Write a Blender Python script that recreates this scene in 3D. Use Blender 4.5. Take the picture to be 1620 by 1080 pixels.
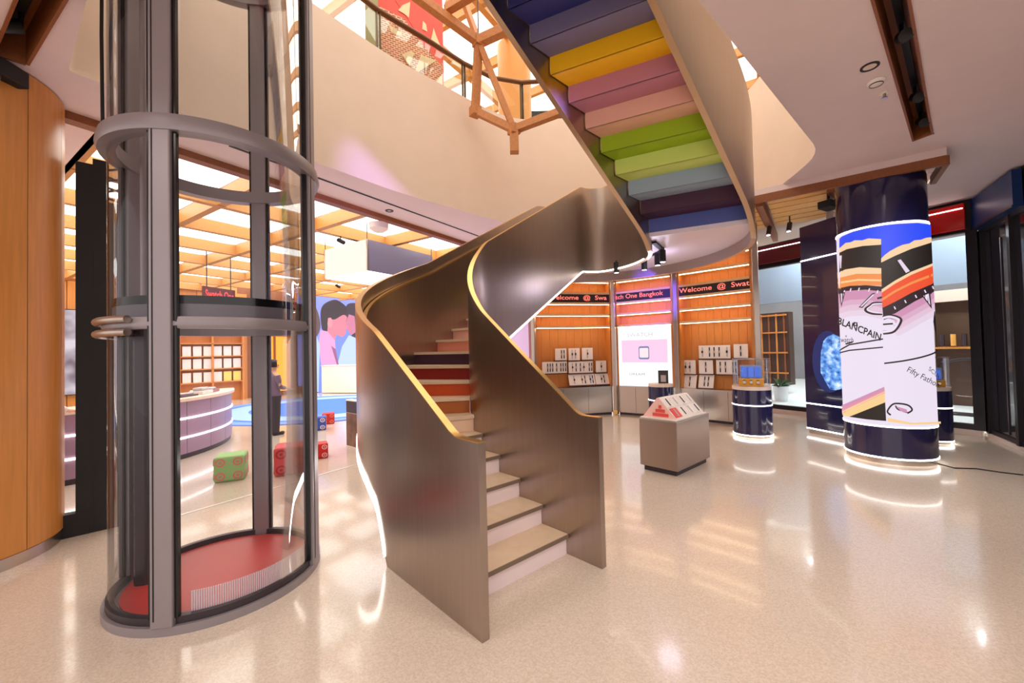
import bpy, bmesh, math, random
import numpy as np
from mathutils import Vector, Matrix
random.seed(4)
PI = math.pi
SC = bpy.context.scene
for o in list(bpy.data.objects):
    bpy.data.objects.remove(o)
COL = SC.collection

# ------------------------------------------------------------------ camera
EYE = 1.7
FPX, PIT, ROL = 642.6, 0.02116, 0.0228
_fw = np.array([0, math.cos(PIT), math.sin(PIT)])
_u0 = np.array([0, -math.sin(PIT), math.cos(PIT)])
_r0 = np.array([1.0, 0, 0])
_rt = math.cos(ROL) * _r0 - math.sin(ROL) * _u0
_up = math.cos(ROL) * _u0 + math.sin(ROL) * _r0
cd = bpy.data.cameras.new('camera')
cd.sensor_fit = 'HORIZONTAL'
cd.sensor_width = 36.0
cd.lens = FPX / 1620 * 36
cd.clip_start = 0.05
cam = bpy.data.objects.new('camera', cd)
M = Matrix.Identity(4)
for i in range(3):
    M[i][0], M[i][1], M[i][2] = _rt[i], _up[i], -_fw[i]
M[2][3] = EYE
cam.matrix_world = M
COL.objects.link(cam)
SC.camera = cam

# ------------------------------------------------------------------ world, big lights, exposure
w = bpy.data.worlds.new('world')
SC.world = w
w.use_nodes = True
w.node_tree.nodes['Background'].inputs[0].default_value = (1.0, 0.90, 0.86, 1)
w.node_tree.nodes['Background'].inputs[1].default_value = 1.08
SC.view_settings.view_transform = 'Standard'
SC.view_settings.look = 'None'
SC.view_settings.exposure = 0.38
SC.view_settings.gamma = 1.0
SC.view_settings.use_curve_mapping = False
PANEL_POWER = 3.2        # glowing ceiling panels, ground floor
UPPER_POWER = 2.5        # glowing ceiling panels, upper floor

def spot(name, loc, target, power, col=(1, .93, .86), ang=70, rad=.06, blend=.6):
    l = bpy.data.lights.new(name, 'SPOT')
    l.energy = power; l.color = col; l.spot_size = math.radians(ang); l.spot_blend = blend; l.shadow_soft_size = rad
    o = bpy.data.objects.new(name, l)
    o.location = loc
    o.rotation_euler = (Vector(target) - Vector(loc)).to_track_quat('-Z', 'Y').to_euler()
    COL.objects.link(o)
    return o

# ------------------------------------------------------------------ pixel helpers (1620 x 1080 photograph)
def ray(x, y): return _fw + _rt * (x - 810) / FPX + _up * (540 - y) / FPX
def atz(x, y, z=0.0):
    d = ray(x, y); t = (z - EYE) / d[2]
    return d * t + np.array([0, 0, EYE])
def aty(x, y, Y):
    d = ray(x, y); return d * (Y / d[1]) + np.array([0, 0, EYE])
def onplane(x, y, A, ang, off=0.0):
    """local (along, z) of a pixel on the upright plane through A with direction ang, moved back by off"""
    u = np.array([math.cos(ang), math.sin(ang)]); n = np.array([-u[1], u[0]])
    A = np.array(A[:2]) + n * off
    d = ray(x, y); t = (n @ A) / (n @ d[:2])
    P = d[:2] * t
    return float((P - A) @ u), float(EYE + d[2] * t)

# ------------------------------------------------------------------ materials
def lin(c):
    return tuple((v / 12.92 if v <= .04045 else ((v + .055) / 1.055) ** 2.4) for v in c)
def rgb(r, g, b): return lin((r / 255, g / 255, b / 255))
MATS = {}
def mat(name, col, rough=.5, metal=0, spec=.5, emit=None, strength=1, coat=0, aniso=0, alpha=None, trans=0):
    if name in MATS: return MATS[name]
    m = bpy.data.materials.new(name); m.use_nodes = True
    b = m.node_tree.nodes['Principled BSDF']
    b.inputs['Base Color'].default_value = (*col, 1)
    b.inputs['Roughness'].default_value = rough
    b.inputs['Metallic'].default_value = metal
    b.inputs['Specular IOR Level'].default_value = spec
    b.inputs['Coat Weight'].default_value = coat
    b.inputs['Anisotropic'].default_value = aniso
    b.inputs['Transmission Weight'].default_value = trans
    if emit is not None:
        b.inputs['Emission Color'].default_value = (*emit, 1)
        b.inputs['Emission Strength'].default_value = strength
    MATS[name] = m
    return m
def glow(name, col, strength): return mat(name, (.02, .02, .02), .6, emit=col, strength=strength)
def vary(m, scale=8, amt=.15, stretch=(1, 1, 1), rough_amt=0.0, kind='noise', detail=6):
    """multiply the base colour of m by a procedural texture; optionally vary its roughness"""
    nt = m.node_tree; b = nt.nodes['Principled BSDF']
    tc = nt.nodes.new('ShaderNodeTexCoord'); mp = nt.nodes.new('ShaderNodeMapping')
    mp.inputs['Scale'].default_value = stretch
    nt.links.new(tc.outputs['Object'], mp.inputs['Vector'])
    tx = nt.nodes.new('ShaderNodeTexNoise'); tx.inputs['Scale'].default_value = scale; tx.inputs['Detail'].default_value = detail
    nt.links.new(mp.outputs['Vector'], tx.inputs['Vector'])
    mr = nt.nodes.new('ShaderNodeMapRange')
    mr.inputs['From Min'].default_value = .2; mr.inputs['From Max'].default_value = .8
    mr.inputs['To Min'].default_value = 1 - amt; mr.inputs['To Max'].default_value = 1 + amt
    nt.links.new(tx.outputs['Fac'], mr.inputs['Value'])
    mx = nt.nodes.new('ShaderNodeVectorMath'); mx.operation = 'SCALE'
    mx.inputs[0].default_value = b.inputs['Base Color'].default_value[:3]
    nt.links.new(mr.outputs['Result'], mx.inputs['Scale'])
    nt.links.new(mx.outputs['Vector'], b.inputs['Base Color'])
    if rough_amt:
        r0 = b.inputs['Roughness'].default_value
        m2 = nt.nodes.new('ShaderNodeMapRange')
        m2.inputs['From Min'].default_value = .3; m2.inputs['From Max'].default_value = .7
        m2.inputs['To Min'].default_value = r0 - rough_amt; m2.inputs['To Max'].default_value = r0 + rough_amt
        nt.links.new(tx.outputs['Fac'], m2.inputs['Value']); nt.links.new(m2.outputs['Result'], b.inputs['Roughness'])
    return m
def glass(name, tint=(.94, .95, .96), ior=1.45, boost=1.0):
    if name in MATS: return MATS[name]
    m = bpy.data.materials.new(name); m.use_nodes = True; nt = m.node_tree; nt.nodes.clear()
    out = nt.nodes.new('ShaderNodeOutputMaterial'); mix = nt.nodes.new('ShaderNodeMixShader')
    tr = nt.nodes.new('ShaderNodeBsdfTransparent'); tr.inputs[0].default_value = (*tint, 1)
    gl = nt.nodes.new('ShaderNodeBsdfGlossy'); gl.inputs['Roughness'].default_value = .02
    fr = nt.nodes.new('ShaderNodeFresnel'); fr.inputs[0].default_value = ior
    mu = nt.nodes.new('ShaderNodeMath'); mu.operation = 'MULTIPLY'; mu.inputs[1].default_value = boost; mu.use_clamp = True
    nt.links.new(fr.outputs[0], mu.inputs[0]); nt.links.new(mu.outputs[0], mix.inputs[0])
    nt.links.new(tr.outputs[0], mix.inputs[1]); nt.links.new(gl.outputs[0], mix.inputs[2]); nt.links.new(mix.outputs[0], out.inputs[0])
    MATS[name] = m
    return m

# floor: polished terrazzo
fl = mat('terrazzo', rgb(226, 205, 186), .16, spec=.55, coat=.35)
def _terrazzo():
    nt = fl.node_tree; b = nt.nodes['Principled BSDF']
    b.inputs['Coat Roughness'].default_value = .06
    tc = nt.nodes.new('ShaderNodeTexCoord')
    vo = nt.nodes.new('ShaderNodeTexVoronoi'); vo.inputs['Scale'].default_value = 110
    n2 = nt.nodes.new('ShaderNodeTexNoise'); n2.inputs['Scale'].default_value = 1.3; n2.inputs['Detail'].default_value = 4
    nt.links.new(tc.outputs['Object'], vo.inputs['Vector']); nt.links.new(tc.outputs['Object'], n2.inputs['Vector'])
    cr = nt.nodes.new('ShaderNodeValToRGB')
    e = cr.color_ramp.elements
    e[0].position = 0; e[0].color = (*rgb(204, 187, 169), 1); e[1].position = 1; e[1].color = (*rgb(221, 206, 190), 1)
    k = e.new(.5); k.color = (*rgb(213, 197, 180), 1)
    sp = nt.nodes.new('ShaderNodeSeparateColor'); nt.links.new(vo.outputs['Color'], sp.inputs[0])
    nt.links.new(sp.outputs[0], cr.inputs['Fac'])
    mr = nt.nodes.new('ShaderNodeMapRange'); mr.inputs['To Min'].default_value = .96; mr.inputs['To Max'].default_value = 1.03
    nt.links.new(n2.outputs['Fac'], mr.inputs['Value'])
    mx = nt.nodes.new('ShaderNodeVectorMath'); mx.operation = 'SCALE'
    nt.links.new(cr.outputs['Color'], mx.inputs[0]); nt.links.new(mr.outputs['Result'], mx.inputs['Scale'])
    nt.links.new(mx.outputs['Vector'], b.inputs['Base Color'])
_terrazzo()
white = vary(mat('white_paint', rgb(232, 212, 212), .6), 3, .03)
cream = vary(mat('cream_paint', rgb(236, 214, 194), .55), 3, .03)
steel = vary(mat('brushed_bronze_steel', rgb(178, 165, 156), .30, 1), 30, .05, (1, 1, .06), 0.0, detail=3)
steel_edge = mat('satin_edge_metal', rgb(205, 178, 150), .35, 1)
led_gold_edge = mat('led_gold_edge', rgb(226, 186, 120), .32, 1)  # gold tone paints LED reflection onto the stair's top edges and handrail
wood_o = vary(mat('oak_veneer', rgb(206, 138, 66), .38), 6, .14, (6, 6, .35))
wood_b = vary(mat('beam_wood', rgb(196, 128, 72), .5), 8, .16, (3, 3, 3))
wood_d = vary(mat('dark_trim_wood', rgb(140, 80, 40), .5), 8, .15, (3, 3, 3))
wood_y = vary(mat('pale_slat_wood', rgb(236, 180, 92), .5), 8, .1, (3, 3, 3))
grey = mat('grey_anodised', rgb(150, 142, 146), .38, .35)
greyd = mat('dark_grey_metal', rgb(70, 62, 68), .4, .6)
black = mat('black_matt', rgb(14, 12, 14), .6)
blackg = mat('black_gloss', rgb(12, 12, 16), .18)
navy = mat('navy_lacquer', rgb(38, 36, 78), .14, coat=.4)
chrome = mat('satin_steel', rgb(190, 180, 172), .28, 1)
led = glow('led_white', (1, .93, .86), 7)
ledw = glow('led_warm', (1, .76, .48), 9)
GL = glass('clear_glass', boost=.55)
GLR = glass('railing_glass', (.95, .97, .96), 1.45, .2)
wood_g = vary(mat('coffer_wood', rgb(198, 140, 76), .5), 8, .12, (3, 3, 3))
GLD = glass('dark_glass', (.18, .18, .2), 1.5)
panel_m = glow('light_panel', (1, .95, .86), PANEL_POWER)
panel_u = glow('upper_light_panel', (1, .93, .80), UPPER_POWER)
stone = vary(mat('stone_tread', rgb(222, 196, 166), .4), 12, .06)
nose = mat('tread_nosing', rgb(120, 100, 84), .5)

# ------------------------------------------------------------------ mesh builder
class MB:
    def __init__(s): s.v = []; s.f = []
    def add(s, vs, fs):
        o = len(s.v); s.v += [tuple(map(float, p)) for p in vs]; s.f += [tuple(i + o for i in f) for f in fs]; return s
    def box(s, c, size, rz=0.0, taper=None):
        x, y, z = [q / 2 for q in size]; cs, sn = math.cos(rz), math.sin(rz); vs = []
        for dz in (-z, z):
            k = 1 if (taper is None or dz < 0) else taper
            for dx, dy in ((-x, -y), (x, -y), (x, y), (-x, y)):
                vs.append((c[0] + dx * k * cs - dy * k * sn, c[1] + dx * k * sn + dy * k * cs, c[2] + dz))
        return s.add(vs, [(3, 2, 1, 0), (4, 5, 6, 7), (0, 1, 5, 4), (1, 2, 6, 5), (2, 3, 7, 6), (3, 0, 4, 7)])
    def b(s, x0, x1, y0, y1, z0, z1):
        return s.box(((x0 + x1) / 2, (y0 + y1) / 2, (z0 + z1) / 2), (x1 - x0, y1 - y0, z1 - z0))
    def bar(s, a, b, w, h=None, up=(0, 0, 1)):
        a, b = Vector(a), Vector(b); h = h or w; d = (b - a).normalized(); u = Vector(up)
        sx = d.cross(u)
        if sx.length < 1e-4: sx = d.cross(Vector((1, 0, 0)))
        sx.normalize(); sy = sx.cross(d).normalized(); vs = []
        for p in (a, b):
            for i, j in ((-1, -1), (1, -1), (1, 1), (-1, 1)): vs.append(p + sx * i * w / 2 + sy * j * h / 2)
        return s.add(vs, [(3, 2, 1, 0), (4, 5, 6, 7), (0, 1, 5, 4), (1, 2, 6, 5), (2, 3, 7, 6), (3, 0, 4, 7)])
    def tube(s, pts, r, n=8, closed=False, cap=True):
        pts = [Vector(p) for p in pts]; N = len(pts); vs = []; prev = None
        for i, p in enumerate(pts):
            if closed: d = pts[(i + 1) % N] - pts[i - 1]
            else: d = pts[min(i + 1, N - 1)] - pts[max(i - 1, 0)]
            d.normalize(); ref = Vector((0, 0, 1)) if abs(d.z) < .95 else Vector((1, 0, 0))
            a = d.cross(ref).normalized(); b2 = a.cross(d).normalized()
            rr = r[i] if isinstance(r, (list, tuple)) else r
            for k in range(n): vs.append(p + a * rr * math.cos(2 * PI * k / n) + b2 * rr * math.sin(2 * PI * k / n))
        fs = []
        for i in range(N if closed else N - 1):
            j = (i + 1) % N
            for k in range(n): fs.append((i * n + k, i * n + (k + 1) % n, j * n + (k + 1) % n, j * n + k))
        if cap and not closed: fs += [tuple(range(n))[::-1], tuple(range((N - 1) * n, N * n))]
        return s.add(vs, fs)
    def lathe(s, prof, c=(0, 0, 0), n=40, a0=0.0, a1=2 * PI, close=False):
        full = abs(a1 - a0 - 2 * PI) < 1e-6; m = n if full else n + 1; vs = []
        for i in range(m):
            a = a0 + (a1 - a0) * i / n
            for r, z in prof: vs.append((c[0] + r * math.cos(a), c[1] + r * math.sin(a), c[2] + z))
        P = len(prof); fs = []
        for i in range(n):
            j = (i + 1) % m
            for k in range(P if close else P - 1):
                l = (k + 1) % P; fs.append((i * P + k, j * P + k, j * P + l, i * P + l))
        if close and not full: fs += [tuple(range(P))[::-1], tuple(range((m - 1) * P, m * P))]
        return s.add(vs, fs)
    def ring(s, r0, r1, z0, z1, c=(0, 0, 0), n=48, a0=0.0, a1=2 * PI):
        return s.lathe([(r0, z0), (r1, z0), (r1, z1), (r0, z1)], c, n, a0, a1, True)
    def cyl(s, r, z0, z1, c=(0, 0, 0), n=32):
        vs = []; 
        for z in (z0, z1):
            for k in range(n): vs.append((c[0] + r * math.cos(2 * PI * k / n), c[1] + r * math.sin(2 * PI * k / n), c[2] + z))
        fs = [(k, (k + 1) % n, n + (k + 1) % n, n + k) for k in range(n)] + [tuple(range(n))[::-1], tuple(range(n, 2 * n))]
        return s.add(vs, fs)
    def prism(s, poly, z0, z1):
        n = len(poly); vs = [(p[0], p[1], z0) for p in poly] + [(p[0], p[1], z1) for p in poly]
        return s.add(vs, [tuple(range(n))[::-1], tuple(range(n, 2 * n))] + [(k, (k + 1) % n, n + (k + 1) % n, n + k) for k in range(n)])
    def build(s, name, m, parent=None, world=True, smooth=False, bevel=0, kind=None, label=None, wn=False):
        me = bpy.data.meshes.new(name); me.from_pydata(s.v, [], s.f)
        bm = bmesh.new(); bm.from_mesh(me); bmesh.ops.recalc_face_normals(bm, faces=bm.faces); bm.to_mesh(me); bm.free()
        me.materials.append(m)
        o = bpy.data.objects.new(name, me); COL.objects.link(o)
        if parent is not None:
            o.parent = parent
            if world:
                inv = wm(parent).inverted(); me.transform(inv)
        if smooth:
            me.shade_smooth() if hasattr(me, 'shade_smooth') else None
            try: me.set_sharp_from_angle(angle=math.radians(40))
            except Exception: pass
        if bevel:
            bv = o.modifiers.new('bevel', 'BEVEL'); bv.width = bevel; bv.segments = 2; bv.limit_method = 'ANGLE'
        if kind: o['kind'] = kind
        if label: o['label'] = label
        return o
def wm(o):
    m = Matrix.Translation(o.location) @ o.rotation_euler.to_matrix().to_4x4()
    return wm(o.parent) @ m if o.parent else m
def tag(o, label=None, cat=None, group=None, kind=None):
    if label: o['label'] = label
    if cat: o['category'] = cat
    if group: o['group'] = group
    if kind: o['kind'] = kind
    return o
def thing(name, label, cat, loc=(0, 0, 0), rz=0.0, group=None):
    o = bpy.data.objects.new(name, None); COL.objects.link(o)
    o.empty_display_size = .1; o.location = loc; o.rotation_euler = (0, 0, rz)
    return tag(o, label, cat, group)
def struct(o): o['kind'] = 'structure'; return o
def poly_fill(outer, holes, z, flip=False):
    bm = bmesh.new(); es = []
    for loop in [outer] + holes:
        vs = [bm.verts.new((p[0], p[1], z)) for p in loop]
        es += [bm.edges.new((vs[i], vs[(i + 1) % len(vs)])) for i in range(len(vs))]
    bmesh.ops.triangle_fill(bm, use_beauty=True, edges=es, normal=(0, 0, -1 if flip else 1))
    mb = MB(); bm.verts.index_update()
    mb.add([v.co for v in bm.verts], [[v.index for v in f.verts] for f in bm.faces]); bm.free()
    return mb
def text_mesh(txt, size=1.0, shear=0.0, bold=0.0):
    """flat lettering: (verts2d, faces) with the baseline at 0"""
    c = bpy.data.curves.new('lettering', 'FONT'); c.body = txt; c.size = size; c.shear = shear; c.offset = bold
    c.resolution_u = 3
    o = bpy.data.objects.new('lettering', c); COL.objects.link(o)
    bpy.context.view_layer.update()
    me = bpy.data.meshes.new_from_object(o.evaluated_get(bpy.context.evaluated_depsgraph_get()))
    vs = [(v.co.x, v.co.y) for v in me.vertices]; fs = [tuple(p.vertices) for p in me.polygons]
    bpy.data.objects.remove(o); bpy.data.curves.remove(c); bpy.data.meshes.remove(me)
    return vs, fs
def fit_text(txt, x0, x1, z0, z1, **k):
    vs, fs = text_mesh(txt, 1.0, **k)
    ax, bx = min(v[0] for v in vs), max(v[0] for v in vs); ay, by = min(v[1] for v in vs), max(v[1] for v in vs)
    return [(x0 + (v[0] - ax) / (bx - ax) * (x1 - x0), z0 + (v[1] - ay) / (by - ay) * (z1 - z0)) for v in vs], fs
def rounded(poly, r, seg=6):
    """round the corners of a closed 2-D polygon; r is one radius or a list"""
    out = []; n = len(poly)
    for i in range(n):
        rr = r[i] if isinstance(r, (list, tuple)) else r
        p, a, b = Vector(poly[i]), Vector(poly[i - 1]), Vector(poly[(i + 1) % n])
        if rr <= 0: out.append(tuple(p)); continue
        da, db = (a - p), (b - p); l = min(rr, da.length * .48, db.length * .48)
        A, B = p + da.normalized() * l, p + db.normalized() * l
        for k in range(seg + 1):
            t = k / seg; out.append(tuple(A * (1 - t) ** 2 + p * 2 * t * (1 - t) + B * t * t))
    return out

# ------------------------------------------------------------------ room shell
CZ = 4.2            # ground-floor ceiling
FZ = 6.30           # top of the upper floor's edge
AX = math.radians(57)
UA = np.array([math.cos(AX), math.sin(AX)]); UB = np.array([-math.sin(AX), math.cos(AX)])   # along / across the shutter line
def ab(a, b): return tuple(UA * a + UB * b)
# the atrium opening
OPEN = [(-2.90, 2.77), (-3.78, 3.46), (-2.52, 5.21), (-1.76, 6.25), (-1.09, 6.92), (-.53, 7.50), (-.02, 7.92), (.48, 8.06), (1.29, 8.0),
        (2.6, 8.1), (4.15, 8.0), (4.40, 7.3), (4.27, 6.1), (4.10, 5.28), (1.94, 3.36), (1.41, 2.89), (-.55, 1.10), (-.95, 1.10)]
OPENR = rounded(OPEN, [.1, .05, 0, .4, .3, .3, .3, .3, .3, .3, .6, .3, .4, .35, .1, .1, .3, .3], 4)
BB = 5.95           # border beam offset across the shutter line
slotR = [(2.33, 2.61), (2.64, 2.62), (5.13, 4.84), (5.05, 5.02)]
slotL = [(-2.60, 2.28), (-2.40, 2.36), (-4.03, 3.36), (-4.13, 3.24)]
TA, TB = np.array([4.38, 7.16]), np.array([6.2, 5.77])
td = (TB - TA) / np.linalg.norm(TB - TA)
def T(s, o=0.0): p = TA + td * s + np.array([-td[1], td[0]]) * o; return (p[0], p[1])
fo = MB(); fo.add([(-22, -6, 0), (22, -6, 0), (22, 26, 0), (-22, 26, 0)], [(0, 1, 2, 3)])
floor = struct(fo.build('floor', fl))
outer = [ab(-9, BB), ab(8.6, BB), T(-4.2), T(2.28), T(2.28, 3.4), (9.6, 7.8), (9.6, 4.0), (6.5, -2.5), (-2, -4)]
outer[0] = ab(-6.0, BB)
ceil = poly_fill(outer, [OPENR, slotR, slotL], CZ, True).build('ceiling', white); struct(ceil)
# fascia of the opening
fa = MB(); n = len(OPENR)
fa.add([(p[0], p[1], CZ) for p in OPENR] + [(p[0], p[1], FZ) for p in OPENR], [(k, (k + 1) % n, n + (k + 1) % n, n + k) for k in range(n)])
struct(fa.build('wall_atrium_fascia', cream, smooth=True))
up = poly_fill([(-14, -4), (14, -4), (14, 18), (-14, 18)], [OPENR], FZ).build('floor', vary(mat('upper_floor', rgb(200, 180, 160), .5), 3, .05)); struct(up)
# slots of the ceiling lined with wood, with a black track in each
def slot(loop, name, label, spots):
    r = thing(name, label, 'track light', (loop[0][0], loop[0][1], CZ))
    mb = MB(); L = len(loop); top = CZ + .28
    for k in range(L):
        a, b = loop[k], loop[(k + 1) % L]
        q = MB(); q.add([(a[0], a[1], CZ - .012), (b[0], b[1], CZ - .012), (b[0], b[1], top), (a[0], a[1], top)], [(0, 1, 2, 3)])
        o = q.build('side_board', wood_d, r)
        o.modifiers.new('s', 'SOLIDIFY').thickness = .02
    MB().add([(p[0], p[1], top) for p in loop], [(0, 1, 2, 3)]).build('top_board', wood_d, r)
    m0 = (np.array(loop[0]) + np.array(loop[1])) / 2; m1 = (np.array(loop[2]) + np.array(loop[3])) / 2
    MB().bar((*m0, top - .05), (*m1, top - .05), .05, .04).build('track', black, r)
    for t in spots:
        p = m0 * (1 - t) + m1 * t
        s = MB(); s.tube([(p[0], p[1], top - .06), (p[0], p[1], CZ + .06)], .015)
        d = Vector((-.12, -.16, -.10)); c0 = Vector((p[0], p[1], CZ + .10)); s.tube([c0, c0 + d], .05, 12)
        s.build('spotlight', black, r, smooth=True)
slot(slotR, 'ceiling_track_light', 'wood-lined ceiling slot with black track spots above the watch column', (.35, .72, .93))
slot(slotL, 'ceiling_track_light', 'wood-lined ceiling slot running to the round wooden column', (.8,))
# timber border beams
bb = MB(); p0, p1 = ab(-2.6, BB), ab(8.9, BB)
bb.bar((*p0, CZ + .02), (*p1, CZ + .02), .14, .20)
struct(bb.build('trim_1', wood_d))
tk = .915
def TT(s_, o_=0.0): q_ = T(s_, o_); return (q_[0] * tk, q_[1] * tk)
bt = MB(); bt.bar((*TT(-3.2), CZ - .155), (*TT(2.35), CZ - .155), .06, .12); bt.bar((*TT(2.35), CZ - .155), (*TT(2.35, .9), CZ - .155), .06, .12); struct(bt.build('trim_2', wood_d))
bt = MB(); bt.bar((*TT(-3.2), CZ - .048), (*TT(2.35), CZ - .048), .06, .096); struct(bt.build('trim_5', white))
# dark shutter slit in the ceiling and its steel track in the floor
q0, q1 = atz(285, 815), atz(570, 733)
sl = MB(); sl.bar((*ab(2.2, 5.36), CZ - .002), (*ab(8.4, 5.36), CZ - .002), .035, .012); struct(sl.build('trim_3', black))
d = (q1 - q0) / np.linalg.norm(q1 - q0)
sl = MB(); sl.bar(q0 - d * .5 + np.array([0, 0, .002]), q1 + d * 6 + np.array([0, 0, .002]), .03, .008); struct(sl.build('trim_4', mat('floor_track', rgb(240, 236, 230), .3, .4)))

# ---- glowing coffered ceiling of the left hall
gridc = MB(); gridc.add([(*ab(-3, BB), CZ + .30), (*ab(24, BB), CZ + .30), (*ab(25, 20.5), CZ + .30), (*ab(-3, 20.5), CZ + .30)], [(0, 1, 2, 3)])
gridc = struct(gridc.build('ceiling', white))
PITCH = 1.72; A0 = 1.30; NA, NB = 13, 8
pm = MB().b(-.78, .78, -.78, .78, -.02, .0); base_panel = None
for i in range(NA):
    for j in range(NB):
        c = ab(A0 + PITCH * (i + .5), BB + .06 + PITCH * (j + .5))
        if base_panel is None:
            base_panel = pm.build('light_panel', panel_m, gridc, world=False); o = base_panel
        else:
            o = base_panel.copy(); COL.objects.link(o); o.parent = gridc
        o.location = (c[0], c[1], CZ + .27); o.rotation_euler = (0, 0, AX)
for j in range(1, NB + 1):
    b_ = BB + .06 + PITCH * j
    MB().bar((*ab(A0, b_), CZ + .12), (*ab(A0 + PITCH * NA, b_), CZ + .12), .13, .24).build('beam', wood_g, gridc)
for i in range(NA + 1):
    a_ = A0 + PITCH * i
    MB().bar((*ab(a_, BB), CZ + .125), (*ab(a_, BB + PITCH * NB), CZ + .125), .12, .23).build('beam', wood_g, gridc)
# white soffit left of the coffers
so = MB(); so.add([(*ab(-3, BB), CZ + .01), (*ab(A0, BB), CZ + .01), (*ab(A0, 20.5), CZ + .01), (*ab(-3, 20.5), CZ + .01)], [(0, 1, 2, 3)]); struct(so.build('ceiling', white))

# ---- coffers beyond the trim on the right
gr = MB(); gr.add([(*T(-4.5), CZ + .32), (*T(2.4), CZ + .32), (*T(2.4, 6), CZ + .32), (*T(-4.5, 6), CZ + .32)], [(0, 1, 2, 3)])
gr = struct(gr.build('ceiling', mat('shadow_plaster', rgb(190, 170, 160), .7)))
pale = mat('pale_pink_panel', rgb(226, 200, 190), .6)
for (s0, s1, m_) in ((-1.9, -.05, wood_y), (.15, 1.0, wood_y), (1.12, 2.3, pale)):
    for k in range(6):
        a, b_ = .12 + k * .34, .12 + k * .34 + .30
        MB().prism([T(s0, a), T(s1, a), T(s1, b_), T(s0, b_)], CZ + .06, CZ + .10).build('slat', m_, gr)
for s0 in (-2.0, .05, 1.06):
    MB().bar((*T(s0, .05), CZ + .04), (*T(s0, 3.2), CZ + .04), .10, .18).build('beam', wood_d, gr)

# ------------------------------------------------------------------ the staircase
RISE = .17
STG = [-0.2119, 2.3974, 0.6943, 3.1978, 2.3269, 1.1546, 1.4298]
STO = [1.392, 1.8393, 1.4789, 1.8984, 1.696, 1.6084, 0.2101, 1.9428, 1.657, 0.7301, 1.8298, 3.2611, 11.6233, 0.624, 0.2517, 6.6103]
STI = [1.4044, 0.6245, 1.47, 2.2813, 0.2718, 1.644, 0.0, 1.2073, 1.6051, 0.9411, 1.8956, 3.2611, 6.6141, 0.6180, 0.1868, 4.6151]
H0, HP, PSI = STG[5], STG[6], STG[4]
DS = .005
def stair_path(q, x0, y0, smax):
    L1, R1, a1, L2, R2, a2, L3, R3, a3, zA, zB, zL, sc, m2, sa, sb = q
    S = np.arange(0, smax + DS, DS); k = np.zeros_like(S)
    st = lambda x: 1 / (1 + np.exp(-np.clip(x / .03, -50, 50)))
    s = L1; brk = []
    for R, a, nxt in ((R1, a1, L2), (R2, a2, L3), (R3, a3, 0)):
        e = s + R * a; k += (st(S - s) - st(S - e)) / R; brk += [s, e]; s = e + nxt
    hd = PSI - np.concatenate([[0], np.cumsum((k[1:] + k[:-1]) / 2 * DS)]); hm = (hd[1:] + hd[:-1]) / 2
    X = x0 + np.concatenate([[0], np.cumsum(np.cos(hm) * DS)]); Y = y0 + np.concatenate([[0], np.cumsum(np.sin(hm) * DS)])
    z = np.interp(S, [0, sa, brk[0], brk[1], sb, sc, sc + 10], [0, 0, zA, zB, zL, zL, zL + 10 * m2])
    # soften the breaks of the rail line a little
    w_ = 9; zp = np.pad(z, w_, mode='edge'); zp[-w_:] = z[-1] + m2 * DS * np.arange(1, w_ + 1)
    z = np.convolve(zp, np.ones(2 * w_ + 1) / (2 * w_ + 1), 'valid')
    return S, X, Y, hd, z, brk
SO, XO, YO, HO, ZO, BO = stair_path(STO, STG[0], STG[1], 16.6)
SI, XI, YI, HI, ZI, BI = stair_path(STI, STG[2], STG[3], 11.6)
def OP(s): return np.array([np.interp(s, SO, XO), np.interp(s, SO, YO)])
def IP(s): return np.array([np.interp(s, SI, XI), np.interp(s, SI, YI)])
TH = .055
zbo = np.maximum(ZO + H0 - HP, 0); zbo = np.where(SO < 1.95, np.interp(SO, [0, 1.22, 1.30, 1.38, 1.60, 1.95], [0, 0, .25, .42, .56, .685]), zbo)
zbi = np.maximum(ZI + H0 - HP, 0); zbi = np.where(SI < 1.7, np.interp(SI, [0, .95, 1.1, 1.25, 1.7], [0, 0, .3, .52, .95]), np.maximum(zbi, 0))
stair = thing('spiral_staircase', 'curving brushed steel staircase with coloured risers in the middle of the shop', 'staircase', (.24, 2.8, 0))
def sweep(S, X, Y, HD, zlo, zhi, t0, t1, step=.06, s0=0, s1=99):
    """wall along a path; t is measured to the left of the heading"""
    idx = [i for i in range(0, len(S), max(1, int(step / DS))) if s0 <= S[i] <= s1]
    mb = MB(); vs = []
    for i in idx:
        lx, ly = -math.sin(HD[i]), math.cos(HD[i])
        for t, z in ((t0, zlo[i]), (t1, zlo[i]), (t1, zhi[i]), (t0, zhi[i])): vs.append((X[i] + lx * t, Y[i] + ly * t, z))
    fs = []
    for k in range(len(idx) - 1):
        for a in range(4):
            c = (a + 1) % 4; fs.append((k * 4 + a, k * 4 + c, k * 4 + 4 + c, k * 4 + 4 + a))
    e = (len(idx) - 1) * 4; fs += [(0, 1, 2, 3), (e + 3, e + 2, e + 1, e)]
    return mb.add(vs, fs)
zto, zti = ZO + H0, ZI + H0
sweep(SO, XO, YO, HO, zbo, zto, -TH, 0).build('outer_balustrade', steel, stair, smooth=True)
sweep(SI, XI, YI, HI, zbi, zti, 0, TH, .03).build('inner_balustrade', steel, stair, smooth=True)
sweep(SO, XO, YO, HO, zto, zto + .008, -TH, 0).build('top_edge', led_gold_edge, stair, smooth=True)
sweep(SI, XI, YI, HI, zti, zti + .008, 0, TH, .03).build('top_edge', led_gold_edge, stair, smooth=True)
sweep(SO, XO, YO, HO, zbo - .008, zbo, -TH, 0, s0=1.3).build('bottom_edge', steel_edge, stair, smooth=True)
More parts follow.
